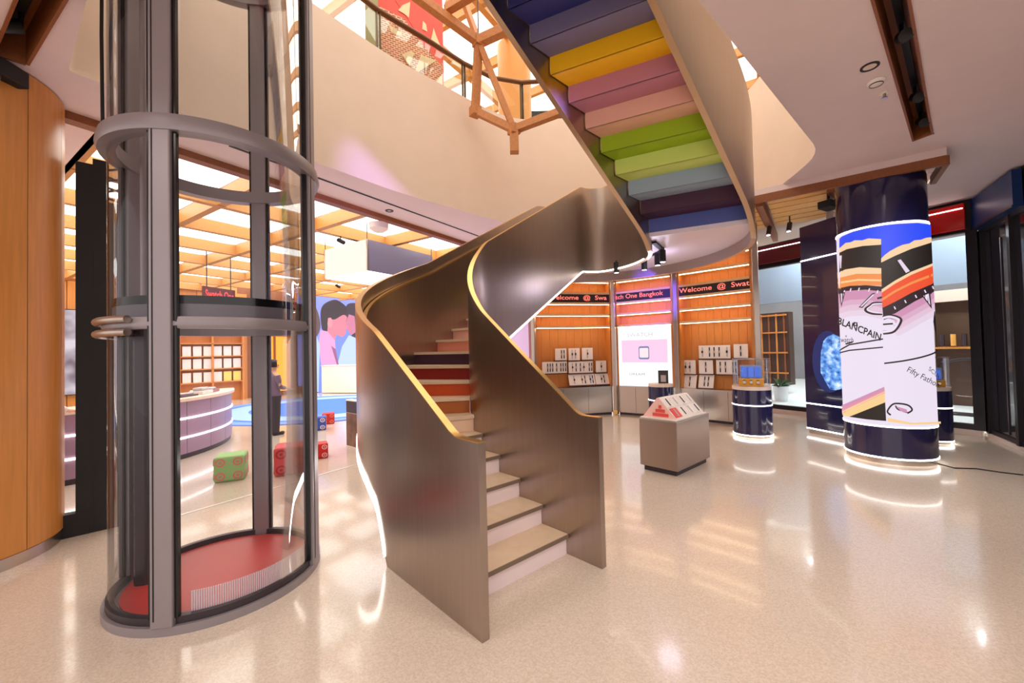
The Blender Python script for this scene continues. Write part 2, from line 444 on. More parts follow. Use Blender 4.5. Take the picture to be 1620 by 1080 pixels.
sweep(SI, XI, YI, HI, zbi - .008, zbi, 0, TH, .03, s0=1.1).build('bottom_edge', steel_edge, stair, smooth=True)
sweep(SO, XO, YO, HO, zto - .17, zto - .145, -TH - .05, -TH - .012, s0=.4).build('handrail', led_gold_edge, stair, smooth=True)
sweep(SO, XO, YO, HO, zbo + .0, zbo + .075, .001, .008, .04, s0=1.22, s1=6.5).build('light_strip', led, stair)
sweep(SI, XI, YI, HI, zbi - .004, zbi + .018, -.008, -.001, .03, s0=2.4, s1=6.0).build('light_strip', led, stair)
# tread positions: t = tread number (real valued) -> distances along the two balustrades
T1, T2 = 4.89, 10.7
def so_(t):
    if t <= T1: return .325 + .2765 * (t - 1)
    if t <= T2: return BO[0] + (BO[1] - BO[0]) * (t - T1) / (T2 - T1)
    if t <= 19: return BO[1] + (STO[15] - BO[1]) * (t - T2) / (19 - T2)
    return STO[12] + .10 + .2755 * (t - 20)
def si_(t):
    if t <= T1: return .325 + .2765 * (t - 1)
    if t <= T2: return BI[0] + (BI[1] - BI[0]) * (t - T1) / (T2 - T1)
    if t <= 19: return BI[1] + (STI[15] - BI[1]) * (t - T2) / (19 - T2)
    return STI[12] + .06 + .2755 * (t - 20)
def edge(t):
    a, b_ = OP(so_(t)), IP(si_(t)); d_ = (b_ - a) / np.linalg.norm(b_ - a)
    return a + d_ * (TH + .003), b_ - d_ * (TH + .003)
RC = {1: 'white', 2: 'white', 3: 'white', 4: 'white', 5: 'white', 6: 'beige', 7: 'amber', 8: 'orange', 9: 'red', 10: 'aubergine', 11: 'salmon', 12: 'pink', 13: 'pink', 14: 'peach',
      15: 'lilac', 16: 'green', 17: 'yellow', 18: 'blue', 19: 'grey', 20: 'blue', 21: 'aubergine', 22: 'greyblue', 23: 'lime', 24: 'green', 25: 'peach', 26: 'mauve', 27: 'yellow', 28: 'slate', 29: 'indigo', 30: 'navyblue', 31: 'navyblue', 32: 'aubergine', 33: 'red', 34: 'orange', 35: 'amber', 36: 'white', 37: 'white'}
RGBC = dict(white=(232, 214, 214), beige=(236, 200, 170), amber=(178, 96, 24), orange=(206, 78, 18), red=(140, 22, 10), aubergine=(66, 26, 52), salmon=(232, 150, 128), pink=(236, 178, 166), peach=(232, 176, 152), lilac=(190, 150, 170),
            green=(150, 182, 10), yellow=(250, 192, 0), blue=(76, 88, 160), grey=(180, 180, 184), greyblue=(150, 168, 190), lime=(206, 222, 110), mauve=(190, 124, 142), slate=(118, 112, 150), indigo=(52, 54, 126), navyblue=(24, 34, 100))
def rm(k): return mat('riser_' + k, rgb(*RGBC[k]), .5)
for t in range(1, 38):
    z = RISE * t
    a0, b0 = edge(t)
    if t == 19: a1 = b1 = None
    else:
        a1, b1 = edge(t + 1.0); f1 = np.array([-(b1 - a1)[1], (b1 - a1)[0]]); f1 /= np.linalg.norm(f1); a1, b1 = a1 + f1 * .03, b1 + f1 * .03
    # riser below this tread's nosing
    fwd = np.array([-(b0 - a0)[1], (b0 - a0)[0]]); fwd /= np.linalg.norm(fwd)
    e0, e1 = a0 + fwd * .02, b0 + fwd * .02
    g0, g1 = a0 + fwd * .038, b0 + fwd * .038
    MB().prism([tuple(e0), tuple(e1), tuple(g1), tuple(g0)], z - RISE - (.046 if t > 1 else 0), z - .034).build('riser', rm(RC[t]), stair)
    if a1 is not None:
        MB().prism([tuple(a0), tuple(b0), tuple(b1), tuple(a1)], z - .032, z).build('tread', stone, stair)
        n0, n1 = a0 - fwd * .006, b0 - fwd * .006
        MB().prism([tuple(n0), tuple(n1), tuple(b0), tuple(a0)], z - .034, z - .002).build('nosing', nose if t <= 5 else stone, stair)
        MB().prism([tuple(g0), tuple(g1), tuple(b1), tuple(a1)], z - .046, z - .033).build('underside', rm(RC[t + 1] if t < 37 else 'white'), stair)
# landing
zl = RISE * 19
po = [tuple(OP(s) + np.array([math.sin(np.interp(s, SO, HO)), -math.cos(np.interp(s, SO, HO))]) * TH) for s in np.linspace(so_(19), so_(20) + .02, 30)]
pi_ = [tuple(IP(s) - np.array([math.sin(np.interp(s, SI, HI)), -math.cos(np.interp(s, SI, HI))]) * TH) for s in np.linspace(si_(19), si_(20) + .02, 24)]
MB().prism(po + pi_[::-1], zl - .03, zl).build('landing', stone, stair)
MB().prism(po + pi_[::-1], zl - .10, zl - .032).build('landing_soffit', mat('soffit_white', rgb(226, 214, 224), .35), stair)

# spotlights under the landing on a bent black track
def tiny_spot(px, py, label):
    zt = zl - .10
    p = atz(px, py - 8, zt - .05)
    r = thing('track_spotlight', label, 'spotlight', (p[0], p[1], zt), 0, 'spotlights under the stair landing')
    MB().cyl(.045, -.20, -.03, (p[0], p[1], zt), 16).build('lamp_body', black, r, smooth=True)
    MB().cyl(.012, -.03, 0.0, (p[0], p[1], zt), 8).build('stem', black, r)
    MB().cyl(.036, -.203, -.198, (p[0], p[1], zt), 16).build('lens', glow('spot_lens', (1, .95, 1), 4), r)
    return p
SPP = [tiny_spot(975, 425, 'black cylinder spotlight under the landing, nearest the staircase'),
       tiny_spot(1019, 420, 'black cylinder spotlight under the landing, second from the staircase'),
       tiny_spot(1040, 412, 'black cylinder spotlight under the landing, third from the staircase'),
       tiny_spot(1048, 406, 'black cylinder spotlight under the landing, furthest to the right')]
ct = MB()
for a, b_ in ((SPP[0], SPP[1]), (SPP[1], SPP[2]), (SPP[2], SPP[3])): ct.bar((a[0], a[1], zl - .115), (b_[0], b_[1], zl - .115), .03, .03)
a = atz(1034, 383, zl - .115); ct.bar((SPP[3][0], SPP[3][1], zl - .115), (a[0], a[1], zl - .115), .06, .03)
tag(ct.build('light_track', black), 'bent black lighting track fixed under the stair landing', 'light track')
pl = bpy.data.lights.new('landing_glow', 'POINT'); pl.energy = 6; pl.color = (.8, .74, 1); pl.shadow_soft_size = .16
po_ = bpy.data.objects.new('landing_glow', pl); po_.location = (SPP[2][0], SPP[2][1], zl - .33); COL.objects.link(po_)
# small wooden wedge left on the third step
p = atz(769, 743, RISE * 3)
wd = MB(); wd.box((p[0], p[1], RISE * 3 + .018), (.10, .05, .035), .8, .8)
tag(wd.build('door_wedge', wood_b, bevel=.004), 'small wooden block lying on a lower stair tread', 'wooden block')

# ------------------------------------------------------------------ glass lift
EC = (-2.27, 3.18, 0); ER = .645
lift = thing('glass_lift', 'round glass passenger lift with grey posts and red floor', 'lift', EC)
MB().ring(ER - .06, ER + .03, 0, .055, EC, 64).build('base_ring', grey, lift, smooth=True)
MB().ring(ER - .035, ER + .008, .055, .10, EC, 64).build('base_channel', greyd, lift, smooth=True)
MB().cyl(ER - .06, .0, .065, EC, 48).build('lift_floor', mat('red_floor', rgb(205, 62, 58), .4), lift, smooth=True)
for z, h, e in ((1.885, .075, .012), (3.13, .10, .045), (5.02, .09, .03)):
    MB().lathe([(ER - .05, z), (ER + e, z), (ER + e + .012, z + h * .35), (ER + e, z + h), (ER - .05, z + h)], EC, 64, close=True).build('ring_rail', grey, lift, smooth=True)
PA = [math.radians(a) for a in (-82, 8, 98, 188)]
for a in PA:
    c = (EC[0] + math.cos(a) * ER, EC[1] + math.sin(a) * ER)
    p_ = MB().box((c[0], c[1], 3.3), (.075, .125, 6.5), a).build('post', grey, lift, bevel=.01)
    q = MB().box((c[0] + math.cos(a) * .0385 + math.sin(a) * .04, c[1] + math.sin(a) * .0385 - math.cos(a) * .04, 3.3), (.004, .006, 6.4), a)
    q.build('door_gap', black, p_)
    for s_ in (-1, 1):
        x = c[0] - math.sin(a) * .07 * s_; y = c[1] + math.cos(a) * .07 * s_
        MB().box((x, y, 3.3), (.03, .025, 6.4), a).build('gasket', blackg, p_)
for i, a in enumerate(PA):
    for z0, z1 in ((.10, 1.885), (1.96, 3.13), (3.23, 5.02), (5.11, 6.5)):
        g = MB(); n_ = 20; a0, a1 = a + .125, a + PI / 2 - .125
        g.lathe([(ER - .004, z0), (ER - .004, z1)], EC, n_, a0, a1)
        g.build('glass_panel', GL, lift, smooth=True)
MB().ring(ER - .045, ER - .03, 1.965, 2.045, EC, 64).build('car_band', mat('band_grey', rgb(110, 104, 112), .4, .3), lift, smooth=True)
MB().ring(ER - .045, ER - .03, 2.046, 2.10, EC, 64).build('car_trim', blackg, lift, smooth=True)
rb = MB()
for k in range(70):
    a = math.radians(-70 + 80 * k / 69); rb.box((EC[0] + math.cos(a) * (ER - .03), EC[1] + math.sin(a) * (ER - .03), .16), (.006, .008, .13), a)
rb.build('ribbed_kick_strip', mat('frosted_rib', rgb(214, 196, 204), .3), lift, kind='stuff')
# lifting mast inside, at the back left
a = PA[3] + .02
mc = (EC[0] + math.cos(a) * (ER - .17), EC[1] + math.sin(a) * (ER - .17))
MB().box((mc[0], mc[1], 1.0), (.10, .30, 1.9), a).build('mast', mat('mast_dark', rgb(60, 50, 58), .25, .5), lift, bevel=.02)
for s_ in (-1, 1):
    x, y = mc[0] - math.sin(a) * .10 * s_, mc[1] + math.cos(a) * .10 * s_
    MB().tube([(x, y, .1), (x, y, 6.4)], .022, 10).build('guide_rail', grey, lift, smooth=True)
cp = MB().box((mc[0] + math.cos(a + PI) * .07, mc[1] + math.sin(a + PI) * .07, 1.15), (.03, .14, .5), a).build('control_panel', blackg, lift, bevel=.01)
for k in range(4):
    MB().box((mc[0] + math.cos(a + PI) * .088, mc[1] + math.sin(a + PI) * .088, 1.0 + .1 * k), (.006, .03, .03), a).build('button', glow('lit_button', (1, .9, .8), 3), cp)
# curved door handle bars and bumper
for z in (1.865, 1.945):
    pts = [(EC[0] + math.cos(t) * (ER + .045), EC[1] + math.sin(t) * (ER + .045), z) for t in np.linspace(math.radians(-178), math.radians(-98), 22)]
    MB().tube(pts, .024, 10).build('door_handle', mat('handle_metal', rgb(182, 168, 160), .3, .9), lift, smooth=True)
# hanging cables beside the lift
for k, dx in enumerate((0, .035)):
    p = atz(164 + 6 * k, 200, 3.2); x, y = -2.98 + dx, 2.95 + dx
    tag(MB().tube([(x, y, 6.2), (x + .008, y, 5.0), (x, y, 4.1), (x + .01, y, 3.26)], .011, 6).build('hanging_cable', black), 'black cable hanging beside the lift, ' + ('left' if k == 0 else 'right') + ' one of the pair', 'cable', 'cables beside the lift')

# ------------------------------------------------------------------ round wooden column on the left
WC = (-4.92, 3.42, 0); WR = .775
wcol = thing('wooden_column', 'fat round oak-clad column with steel skirting at the left edge', 'column', WC)
for k in range(12):
    a0 = k * PI / 6 + .07; g = MB(); g.lathe([(WR, .11), (WR, CZ - .01)], WC, 8, a0 + .003, a0 + PI / 6 - .003); g.build('veneer_panel', wood_o, wcol, smooth=True)
MB().cyl(WR - .006, .10, CZ - .01, WC, 64).build('core', wood_d, wcol, smooth=True)
MB().ring(WR - .10, WR - .012, 0, .105, WC, 64).build('skirting', chrome, wcol, smooth=True)
sp = thing('wall_speaker', 'black speaker box at the top of the round wooden column', 'speaker', (-4.17, 3.30, 3.98))
MB().box((-4.13, 3.28, 4.08), (.16, .26, .14), .1).build('box', black, sp, bevel=.01)
MB().tube([(-4.13, 3.22, 4.01), (-4.09, 3.18, 3.96)], .045, 14).build('lens', chrome, sp, smooth=True)

# ------------------------------------------------------------------ black shutter post
bp = thing('shutter_post', 'tall black shutter guide post standing beside the round wooden column', 'post', (-4.24, 4.05, 0))
aa = math.radians(44)
for dx, w_, h_ in ((0.02, .12, 3.66), (.135, .115, 3.72), (.235, .10, 3.3)):
    MB().box((-4.26 + math.cos(aa) * dx, 4.02 + math.sin(aa) * dx, h_ / 2), (w_, .10, h_), aa).build('guide', black, bp)
MB().box((-4.40, 3.88, .11), (.50, .10, .22), aa).build('bottom_rail', black, bp)
for k in range(6):
    z = 3.36 + k * .055; x0 = (-4.26 + math.cos(aa) * .16, 4.02 + math.sin(aa) * .16); x1 = (-4.26 + math.cos(aa) * .28, 4.02 + math.sin(aa) * .28)
    MB().bar((*x0, z), (*x1, z + (.05 if k % 2 else -.03)), .018).build('brace', black, bp)

# ------------------------------------------------------------------ LED watch column
DC = (5.52, 6.02, 0); DR = .512
dcol = thing('display_column', 'round column wrapped in a bright video screen of a watch dial', 'display column', DC)
MB().ring(DR - .12, DR - .02, 0, .075, DC, 64).build('plinth', chrome, dcol, smooth=True)
MB().ring(DR - .05, DR + .004, .075, .095, DC, 64).build('light_ring', led, dcol, smooth=True)
MB().cyl(DR, .095, .512, DC, 64).build('lower_drum', navy, dcol, smooth=True)
MB().ring(DR - .05, DR + .006, .512, .53, DC, 64).build('light_ring', led, dcol, smooth=True)
MB().cyl(DR, 3.34, CZ - .10, DC, 64).build('upper_drum', navy, dcol, smooth=True)
MB().ring(DR - .05, DR + .006, 3.322, 3.345, DC, 64).build('light_ring', led, dcol, smooth=True)
def scr(name, r, g, b_, k=1.0): return glow('scr_' + name, rgb(r, g, b_), k)
SB = .74
scrn = MB().lathe([(DR, .53), (DR, 3.325)], DC, 96).build('screen', scr('white', 240, 228, 246, SB), dcol, smooth=True)
def cylhit(px, py, lift_=0.0):
    d_ = ray(px, py); dd = d_[:2]; C = np.array(DC[:2]); A = dd @ dd; B = dd @ C; Cc = C @ C - (DR + lift_) ** 2
    t = (B - math.sqrt(max(B * B - A * Cc, 0))) / A
    P = dd * t; v = P - C
    return math.atan2(v[1], v[0]), EYE + d_[2] * t
LAY = [0]
def decal(poly, m, name='print', cut=5.0, smoothr=0):
    """flat print on the column's screen; poly is drawn where it shows on the drum"""
    LAY[0] += 1; lift_ = .0012 + LAY[0] * .0004
    bm = bmesh.new(); vs = [bm.verts.new((p[0], p[1], 0)) for p in poly]; bm.faces.new(vs)
    bmesh.ops.triangulate(bm, faces=bm.faces)
    x0, x1 = min(p[0] for p in poly), max(p[0] for p in poly); x = x0 + cut
    while x < x1:
        bmesh.ops.bisect_plane(bm, geom=bm.verts[:] + bm.edges[:] + bm.faces[:], plane_co=(x, 0, 0), plane_no=(1, 0, 0)); x += cut
    bm.verts.index_update(); mb = MB(); vv = []
    for v in bm.verts:
        th, z = cylhit(v.co.x, v.co.y); vv.append((DC[0] + (DR + lift_) * math.cos(th), DC[1] + (DR + lift_) * math.sin(th), z))
    mb.add(vv, [[v.index for v in f.verts] for f in bm.faces]); bm.free()
    return mb.build(name, m, scrn, smooth=True)
def dline(pts, w_, m, name='print'):
    """a drawn stroke"""
    for a, b_ in zip(pts[:-1], pts[1:]):
        d_ = np.array(b_, float) - np.array(a, float); d_ /= np.linalg.norm(d_); n_ = np.array([-d_[1], d_[0]]) * w_ / 2
        a_, c_ = np.array(a) - d_ * w_ * .2, np.array(b_) + d_ * w_ * .2
        decal([tuple(a_ - n_), tuple(c_ - n_), tuple(c_ + n_), tuple(a_ + n_)], m, name)
def stroke(pts, w_, m, name='print'):
    """one continuous stroke polygon"""
    P = [np.array(p, float) for p in pts]; L, R_ = [], []
    for i, p in enumerate(P):
        d_ = P[min(i + 1, len(P) - 1)] - P[max(i - 1, 0)]; d_ /= np.linalg.norm(d_) + 1e-9; n_ = np.array([-d_[1], d_[0]]) * w_ / 2
        L.append(tuple(p + n_)); R_.append(tuple(p - n_))
    decal(L + R_[::-1], m, name)
def bandp(top, bot): return top + bot[::-1]
def spl(pts, n_=6):
    out = []; P = [np.array(p, float) for p in pts]
    for i in range(len(P) - 1):
        p0, p1, p2, p3 = P[max(i - 1, 0)], P[i], P[i + 1], P[min(i + 2, len(P) - 1)]
        for k in range(n_):
            t = k / n_; out.append(tuple(.5 * ((2 * p1) + (-p0 + p2) * t + (2 * p0 - 5 * p1 + 4 * p2 - p3) * t * t + (-p0 + 3 * p1 - 3 * p2 + p3) * t ** 3)))
    out.append(tuple(P[-1])); return out
c_blue = scr('blue', 40, 78, 255, .72); c_cream = scr('cream', 255, 216, 170, .72); c_blk = scr('black', 24, 16, 14, .8); c_or = scr('orange', 250, 150, 80, .72)
c_or2 = scr('red_orange', 246, 84, 44, .72); c_pk = scr('pink', 214, 150, 186, .72); c_pk2 = scr('rose', 236, 150, 170, .72); c_dk = scr('maroon', 40, 20, 30, .9); c_ye = scr('yellow', 255, 214, 150, .72)
LX, SX, RX = 1323.5, 1394, 1473.5      # left edge, seam, right edge
# left half
decal([(LX, 381), (LX, 396), *spl([(LX, 396), (1340, 385), (1352, 383), (1366, 379), (SX, 378)]), (SX, 350), *spl([(SX, 359.5), (1360, 366), (1335, 374), (LX, 381)])][1:-1] if False else [(LX, 382), (1332, 374), (1350, 366), (1372, 360), (SX, 357), (SX, 378), (1374, 378), (1364, 381), (1352, 381), (1346, 384), (1338, 385), (1330, 392), (LX, 395)], c_blue)
decal([(LX, 395), (1330, 391), (1338, 384), (1346, 383), (1352, 380), (1364, 380), (1374, 377), (SX, 378), (SX, 387), (1365, 389), (1340, 394), (LX, 402)], c_cream)
decal([(LX, 402), (1340, 394), (1365, 389), (SX, 387), (1394.5, 425), (1360, 423), (1338, 427), (1325, 432)], c_blk)
decal([(1328, 404), (1332, 404), (1331, 424), (1327, 425)], scr('bar', 240, 220, 240, .72))
decal([(1325, 431), (1338, 426), (1360, 422.5), (1394.5, 424), (1395, 433), (1355, 433), (1325.5, 440)], c_cream)
decal([(1325.5, 440), (1355, 433), (1395, 433), (1395.5, 452), (1360, 451), (1326.5, 457)], c_or)
decal([(1325.8, 446), (1358, 441), (1395, 442), (1395, 445), (1358, 444), (1326, 449)], c_ye)
decal([(1326.5, 456), (1345, 452), (1370, 451), (1395.5, 453), (1396, 462), (1370, 459), (1340, 461), (1327, 466)], c_dk)
decal([(1327, 465), (1340, 460), (1370, 458), (1396, 461), (1396, 480), (1370, 474), (1345, 475), (1328, 480)], c_pk)
for k, (y_, c3) in enumerate(((480, (226, 178, 206)), (488, (234, 200, 222)), (497, (238, 216, 236)))):
    decal([(1327.5 + k * .3, y_ - 1), (1345, y_ - 6), (1370, y_ - 7), (1396, y_ - 1), (1396, y_ + 8), (1370, y_ + 2), (1345, y_ + 3), (1328 + k * .3, y_ + 8)], scr('grad%d' % k, *c3, .72))
for x, y in ((1336, 459), (1346, 456), (1359, 455), (1375, 456), (1388, 459)):
    decal([(x, y), (x + 2, y), (x + .5, y + 5), (x - 1.5, y + 5)], scr('white', 0, 0, 0))
decal([(1329, 462), (1338, 462), (1332, 486)], c_dk); decal([(1331, 464), (1336.2, 464), (1332.3, 480)], scr('white', 0, 0, 0))
# numerals 12 cut by the seam
decal([(1380, 464), (1385, 463), (1365, 487), (1359, 486)], c_dk); decal([(1381, 465.5), (1383.5, 465.5), (1364.5, 485), (1361.5, 485)], scr('white', 0, 0, 0))
stroke(spl([(1396, 480), (1383, 480), (1377, 484), (1370, 490), (1380, 495), (1396, 496)]), 5, c_dk); stroke(spl([(1396, 480.5), (1383, 481), (1378, 484.5), (1372.5, 489.5), (1381, 493.5), (1396, 495)]), 2.2, scr('white', 0, 0, 0))
stroke([(1396, 470), (1388, 472)], 3, c_dk)
# hand lines
stroke([(1329, 554), (1345, 545), (1397, 536)], 2.2, c_blk); stroke([(1329, 558), (1345, 554), (1397, 549)], 2.0, c_blk)
decal([(1338, 543), (1352, 539), (1350, 542), (1340, 545)], c_blk)
# lower stripes of the left half
decal([(1333, 641), (1399, 611.5), (1399.5, 617), (1333.5, 647)], c_pk); decal([(1333.5, 646), (1399.5, 616), (1400, 622), (1334, 654)], c_pk2); decal([(1334, 653), (1400, 621), (1400.5, 637), (1346, 659), (1335, 657)], c_ye)
decal([(1334, 650), (1400, 618.5), (1400, 620), (1334, 653)], c_cream); decal([(1345, 659), (1400.5, 636), (1402, 665.5), (1372, 663)], c_blk)
# right half
decal([(SX, 357), (1420, 354.5), (1450, 353), (1473.5, 356), (1474, 375), (1463, 377), (1455, 380), (1445, 381), (1437, 386), (1427, 388), (1419, 391), (1408, 397), (1400, 403), (SX, 409)], c_blue)
decal([(SX, 409), (1400, 403), (1408, 397), (1419, 391), (1427, 387.5), (1437, 385.5), (1445, 380.5), (1455, 379.5), (1463, 376.5), (1474, 375), (1474, 383), (1440, 394), (1415, 405), (SX, 415.5)], c_cream)
decal([(SX, 415.5), (1415, 405), (1440, 394), (1474, 383), (1475, 417), (1440, 431), (1415, 445), (1395, 459)], c_blk)
decal([(1419, 412), (1424, 410.5), (1438, 429), (1432, 432)], scr('bar', 240, 220, 240, .72))
decal([(1394.5, 458), (1415, 444), (1440, 430), (1475, 416), (1475, 420), (1440, 435), (1415, 449), (1395, 463)], c_cream)
decal([(1395, 463), (1415, 449), (1440, 435), (1475, 420), (1476, 448), (1440, 464), (1415, 478), (1396, 488)], c_or2)
decal([(1395.4, 472), (1415, 459), (1440, 446), (1475.4, 432), (1475.5, 436), (1440, 450), (1415, 463), (1395.6, 476)], c_or)
decal([(1396, 487), (1415, 477.5), (1440, 463.5), (1476, 447.5), (1476.3, 462), (1445, 478), (1415, 497), (1397, 500)], c_dk)
decal([(1397, 500), (1415, 496), (1445, 477), (1476.3, 461), (1476.6, 472), (1446, 490), (1418, 506), (1412, 506)], c_pk)
for k, (o_, c3) in enumerate(((0, (226, 178, 206)), (9, (234, 200, 222)), (18, (238, 216, 236)))):
    decal([(1412, 505 + o_), (1418, 505 + o_), (1446, 489 + o_), (1476.6, 471 + o_), (1477, 481 + o_), (1446, 499 + o_), (1424, 512 + o_), (1418, 513 + o_)], scr('grad%d' % k, *c3, .72))
for x, y in ((1413, 485), (1429, 475), (1445, 467), (1459, 459), (1471, 453)):
    decal([(x, y), (x + 1.8, y - .5), (x + 4, y + 4), (x + 2, y + 4.5)], scr('white', 0, 0, 0))
decal([(1455, 467), (1468, 461), (1471, 489)], c_dk); decal([(1458, 468), (1466, 464.5), (1468.5, 483)], scr('white', 0, 0, 0))
decal([(1474.5, 493), (1475.5, 492), (1481, 551), (1478, 540), (1473, 509)], c_blk)
# numeral 9
stroke(spl([(1397, 503), (1407, 500), (1419, 503), (1423, 508), (1413, 523), (1397, 526)]), 6.5, c_dk); stroke(spl([(1397, 503), (1407, 501), (1418, 504), (1420.5, 508), (1412, 521.5), (1397, 525)]), 3.6, scr('white', 0, 0, 0)); stroke([(1397, 513), (1412, 512)], 2.5, c_dk)
stroke(spl([(1399, 574.5), (1425, 571), (1450, 566), (1470, 560), (1481, 554)]), 2.4, c_blk)
# numeral 6 lying at the bottom
stroke(spl([(1409, 656), (1404, 650), (1412, 639), (1424, 638), (1436, 641), (1441, 648), (1434, 653)]), 2.6, c_blk); stroke(spl([(1434, 652), (1420, 647), (1416, 641)]), 2, c_blk)
decal([(1417, 642), (1433, 647), (1434, 652), (1424, 650)], c_pk); decal([(1481, 651), (1484, 651), (1483, 655), (1481, 655)], c_blk)
decal([(1404, 660), (1440, 668), (1488, 666), (1488, 669.5), (1440, 671), (1404, 666)], c_ye)
def letters(txt, p, ux, uy, m, shear=0.0, bold=0.0):
    """lettering along a baseline drawn on the drum: p start, ux baseline vector for the whole text, uy cap height vector"""
    vs, fs = fit_text(txt, 0, 1, 0, 1, shear=shear, bold=bold); LAY[0] += 1; lift_ = .0016 + LAY[0] * .0004; vv = []
    for a, b_ in vs:
        x, y = p[0] + ux[0] * a + uy[0] * b_, p[1] + ux[1] * a + uy[1] * b_
        th, z = cylhit(x, y); vv.append((DC[0] + (DR + lift_) * math.cos(th), DC[1] + (DR + lift_) * math.sin(th), z))
    MB().add(vv, fs).build('lettering', m, scrn)
letters('BLANCPAIN', (1328, 512), (65, 27), (2, -11), c_blk, 0, .022)
letters('swatch', (1330, 541), (22, 0.5), (1, -8), c_blk)
letters('x', (1340, 533), (3, 0), (0, -3), c_blk)
decal([(1353, 509), (1359, 510), (1358, 516), (1352, 515)], c_dk); decal([(1355, 511), (1357, 511.5), (1356.5, 514), (1354.5, 514)], scr('white', 0, 0, 0))
letters('SCUBA', (1465, 585), (22, 20), (2, -6), c_blk); letters('Fifty Fathoms', (1432, 590), (55, 30), (2, -12), c_blk, .35)

# navy poster panel behind the column, with light lines and a block of blue ice
NA_, NB_ = np.array([5.613, 7.784]), np.array([5.761, 7.166]); nang = math.atan2(*(NB_ - NA_)[::-1])
NAg = (5.606, 7.81)
np_ = thing('poster_wall', 'navy poster wall with white light lines and a block of blue ice', 'display wall', (*NAg, 0), nang)
NL_ = 1.75
MB().b(0, NL_, 0, .10, .10, 3.93).build('board', navy, np_, world=False); MB().b(.03, NL_ - .03, .02, .09, 0, .085).build('plinth', chrome, np_, world=False)
for z in (.092, .562, 3.28): MB().b(0, NL_, -.006, .0, z - .010, z + .010).build('light_line', led, np_, world=False)
ice = MB(); random.seed(8)
iv = []
for k in range(16):
    a = 2 * PI * k / 16; iv.append((.58 + .30 * math.cos(a) * random.uniform(.85, 1.1), 1.36 + .50 * math.sin(a) * random.uniform(.9, 1.08)))
ice.add([(x, -.004, z) for x, z in iv], [tuple(range(16))])
icem = glow('ice_print', rgb(96, 168, 240), .9)
def _ice():
    nt = icem.node_tree; b_ = nt.nodes['Principled BSDF']; tc = nt.nodes.new('ShaderNodeTexCoord')
    nz = nt.nodes.new('ShaderNodeTexNoise'); nz.inputs['Scale'].default_value = 9; nz.inputs['Detail'].default_value = 8
    cr = nt.nodes.new('ShaderNodeValToRGB'); e = cr.color_ramp.elements
    e[0].position = .35; e[0].color = (*rgb(24, 60, 150), 1); e[1].position = .68; e[1].color = (*rgb(225, 240, 255), 1); k = e.new(.5); k.color = (*rgb(96, 160, 235), 1)
    nt.links.new(tc.outputs['Object'], nz.inputs['Vector']); nt.links.new(nz.outputs['Fac'], cr.inputs['Fac']); nt.links.new(cr.outputs['Color'], b_.inputs['Emission Color'])
_ice()
ice.build('ice_print', icem, np_, world=False)
hv = [(.46 + .30 * math.cos(2 * PI * k / 24), 1.36 + .56 * math.sin(2 * PI * k / 24)) for k in range(24)]
MB().add([(x, -.002, z) for x, z in hv], [tuple(range(24))]).build('halo_print', glow('halo', rgb(10, 34, 96), .8), np_, world=False)

# ------------------------------------------------------------------ shelf cabinets along the back
BAYS = [((.60, 9.975), (2.55, 10.435), 'left'), ((2.68, 10.41), (3.78, 9.59), 'middle'), ((3.90, 9.475), (4.97, 8.395), 'right')]
salmon = glow('led_text', rgb(255, 110, 96), 1.6)
stripm = mat('led_strip_board', rgb(44, 30, 30), .5)
cabw = vary(mat('cabinet_wood', rgb(214, 138, 66), .45), 7, .12, (8, 8, .4))
cardm = mat('card_white', rgb(250, 240, 232), .5); strapk = mat('strap_black', rgb(36, 28, 34), .5); strapg = mat('strap_grey', rgb(196, 186, 186), .5); strapb = mat('strap_blue', rgb(120, 160, 220), .5)
ledge = mat('ledge_dark', rgb(70, 40, 28), .5)
SHELF = (2.25, 2.55, 2.84, 3.10, 3.40, 3.70)
DEP = .30
def cabinet(k, txt, tx, label):
    A, B, side = BAYS[k]; L = math.dist(A, B); ang = math.atan2(B[1] - A[1], B[0] - A[0])
    r = thing('shelf_cabinet', label, 'cabinet', (A[0], A[1], 0), ang, 'shelf cabinets along the back')
    def bld(mb, nm, m, par=r, **kw): return mb.build(nm, m, par, world=False, **kw)
    nb = 9 if k != 1 else 7
    for i in range(nb):
        bld(MB().b(L * i / nb + .002, L * (i + 1) / nb - .002, DEP, DEP + .02, .72, 4.15), 'back_board', cabw)
    bld(MB().b(0, L, DEP + .021, DEP + .05, 0, 4.15), 'backing', wood_d)
    for x in (0, L): bld(MB().b(x - .02, x + .02, 0.02, DEP, .72, 4.15), 'side', cabw)
    base = bld(MB().b(0, L, 0, DEP, .06, .70), 'base', chrome)
    for i in (1, 2): bld(MB().b(L * i / 3 - .003, L * i / 3 + .003, -.002, .0, .08, .69), 'joint', greyd, base)
    bld(MB().b(0.02, L - .02, .04, DEP, 0, .06), 'toe_kick', greyd)
    bld(MB().b(0, L, -.01, DEP, .70, .725), 'counter', chrome)
    for z in SHELF:
        sh = bld(MB().b(.02, L - .02, 0, DEP, z - .025, z + .025), 'shelf', mat('shelf_pale', rgb(236, 196, 146), .45))
        bld(MB().b(.03, L - .03, .02, .06, z - .034, z - .026), 'shelf_light', ledw, sh)
    bd = bld(MB().b(.02, L - .02, .015, .035, 2.866, 3.074), 'message_board', stripm)
    vs, fs = fit_text(txt, tx[0] * L, tx[1] * L, 2.905, 3.05, bold=.004)
    bld(MB().add([(x, .011, z) for x, z in vs], fs), 'message', salmon, bd)
    return r, A, ang, L
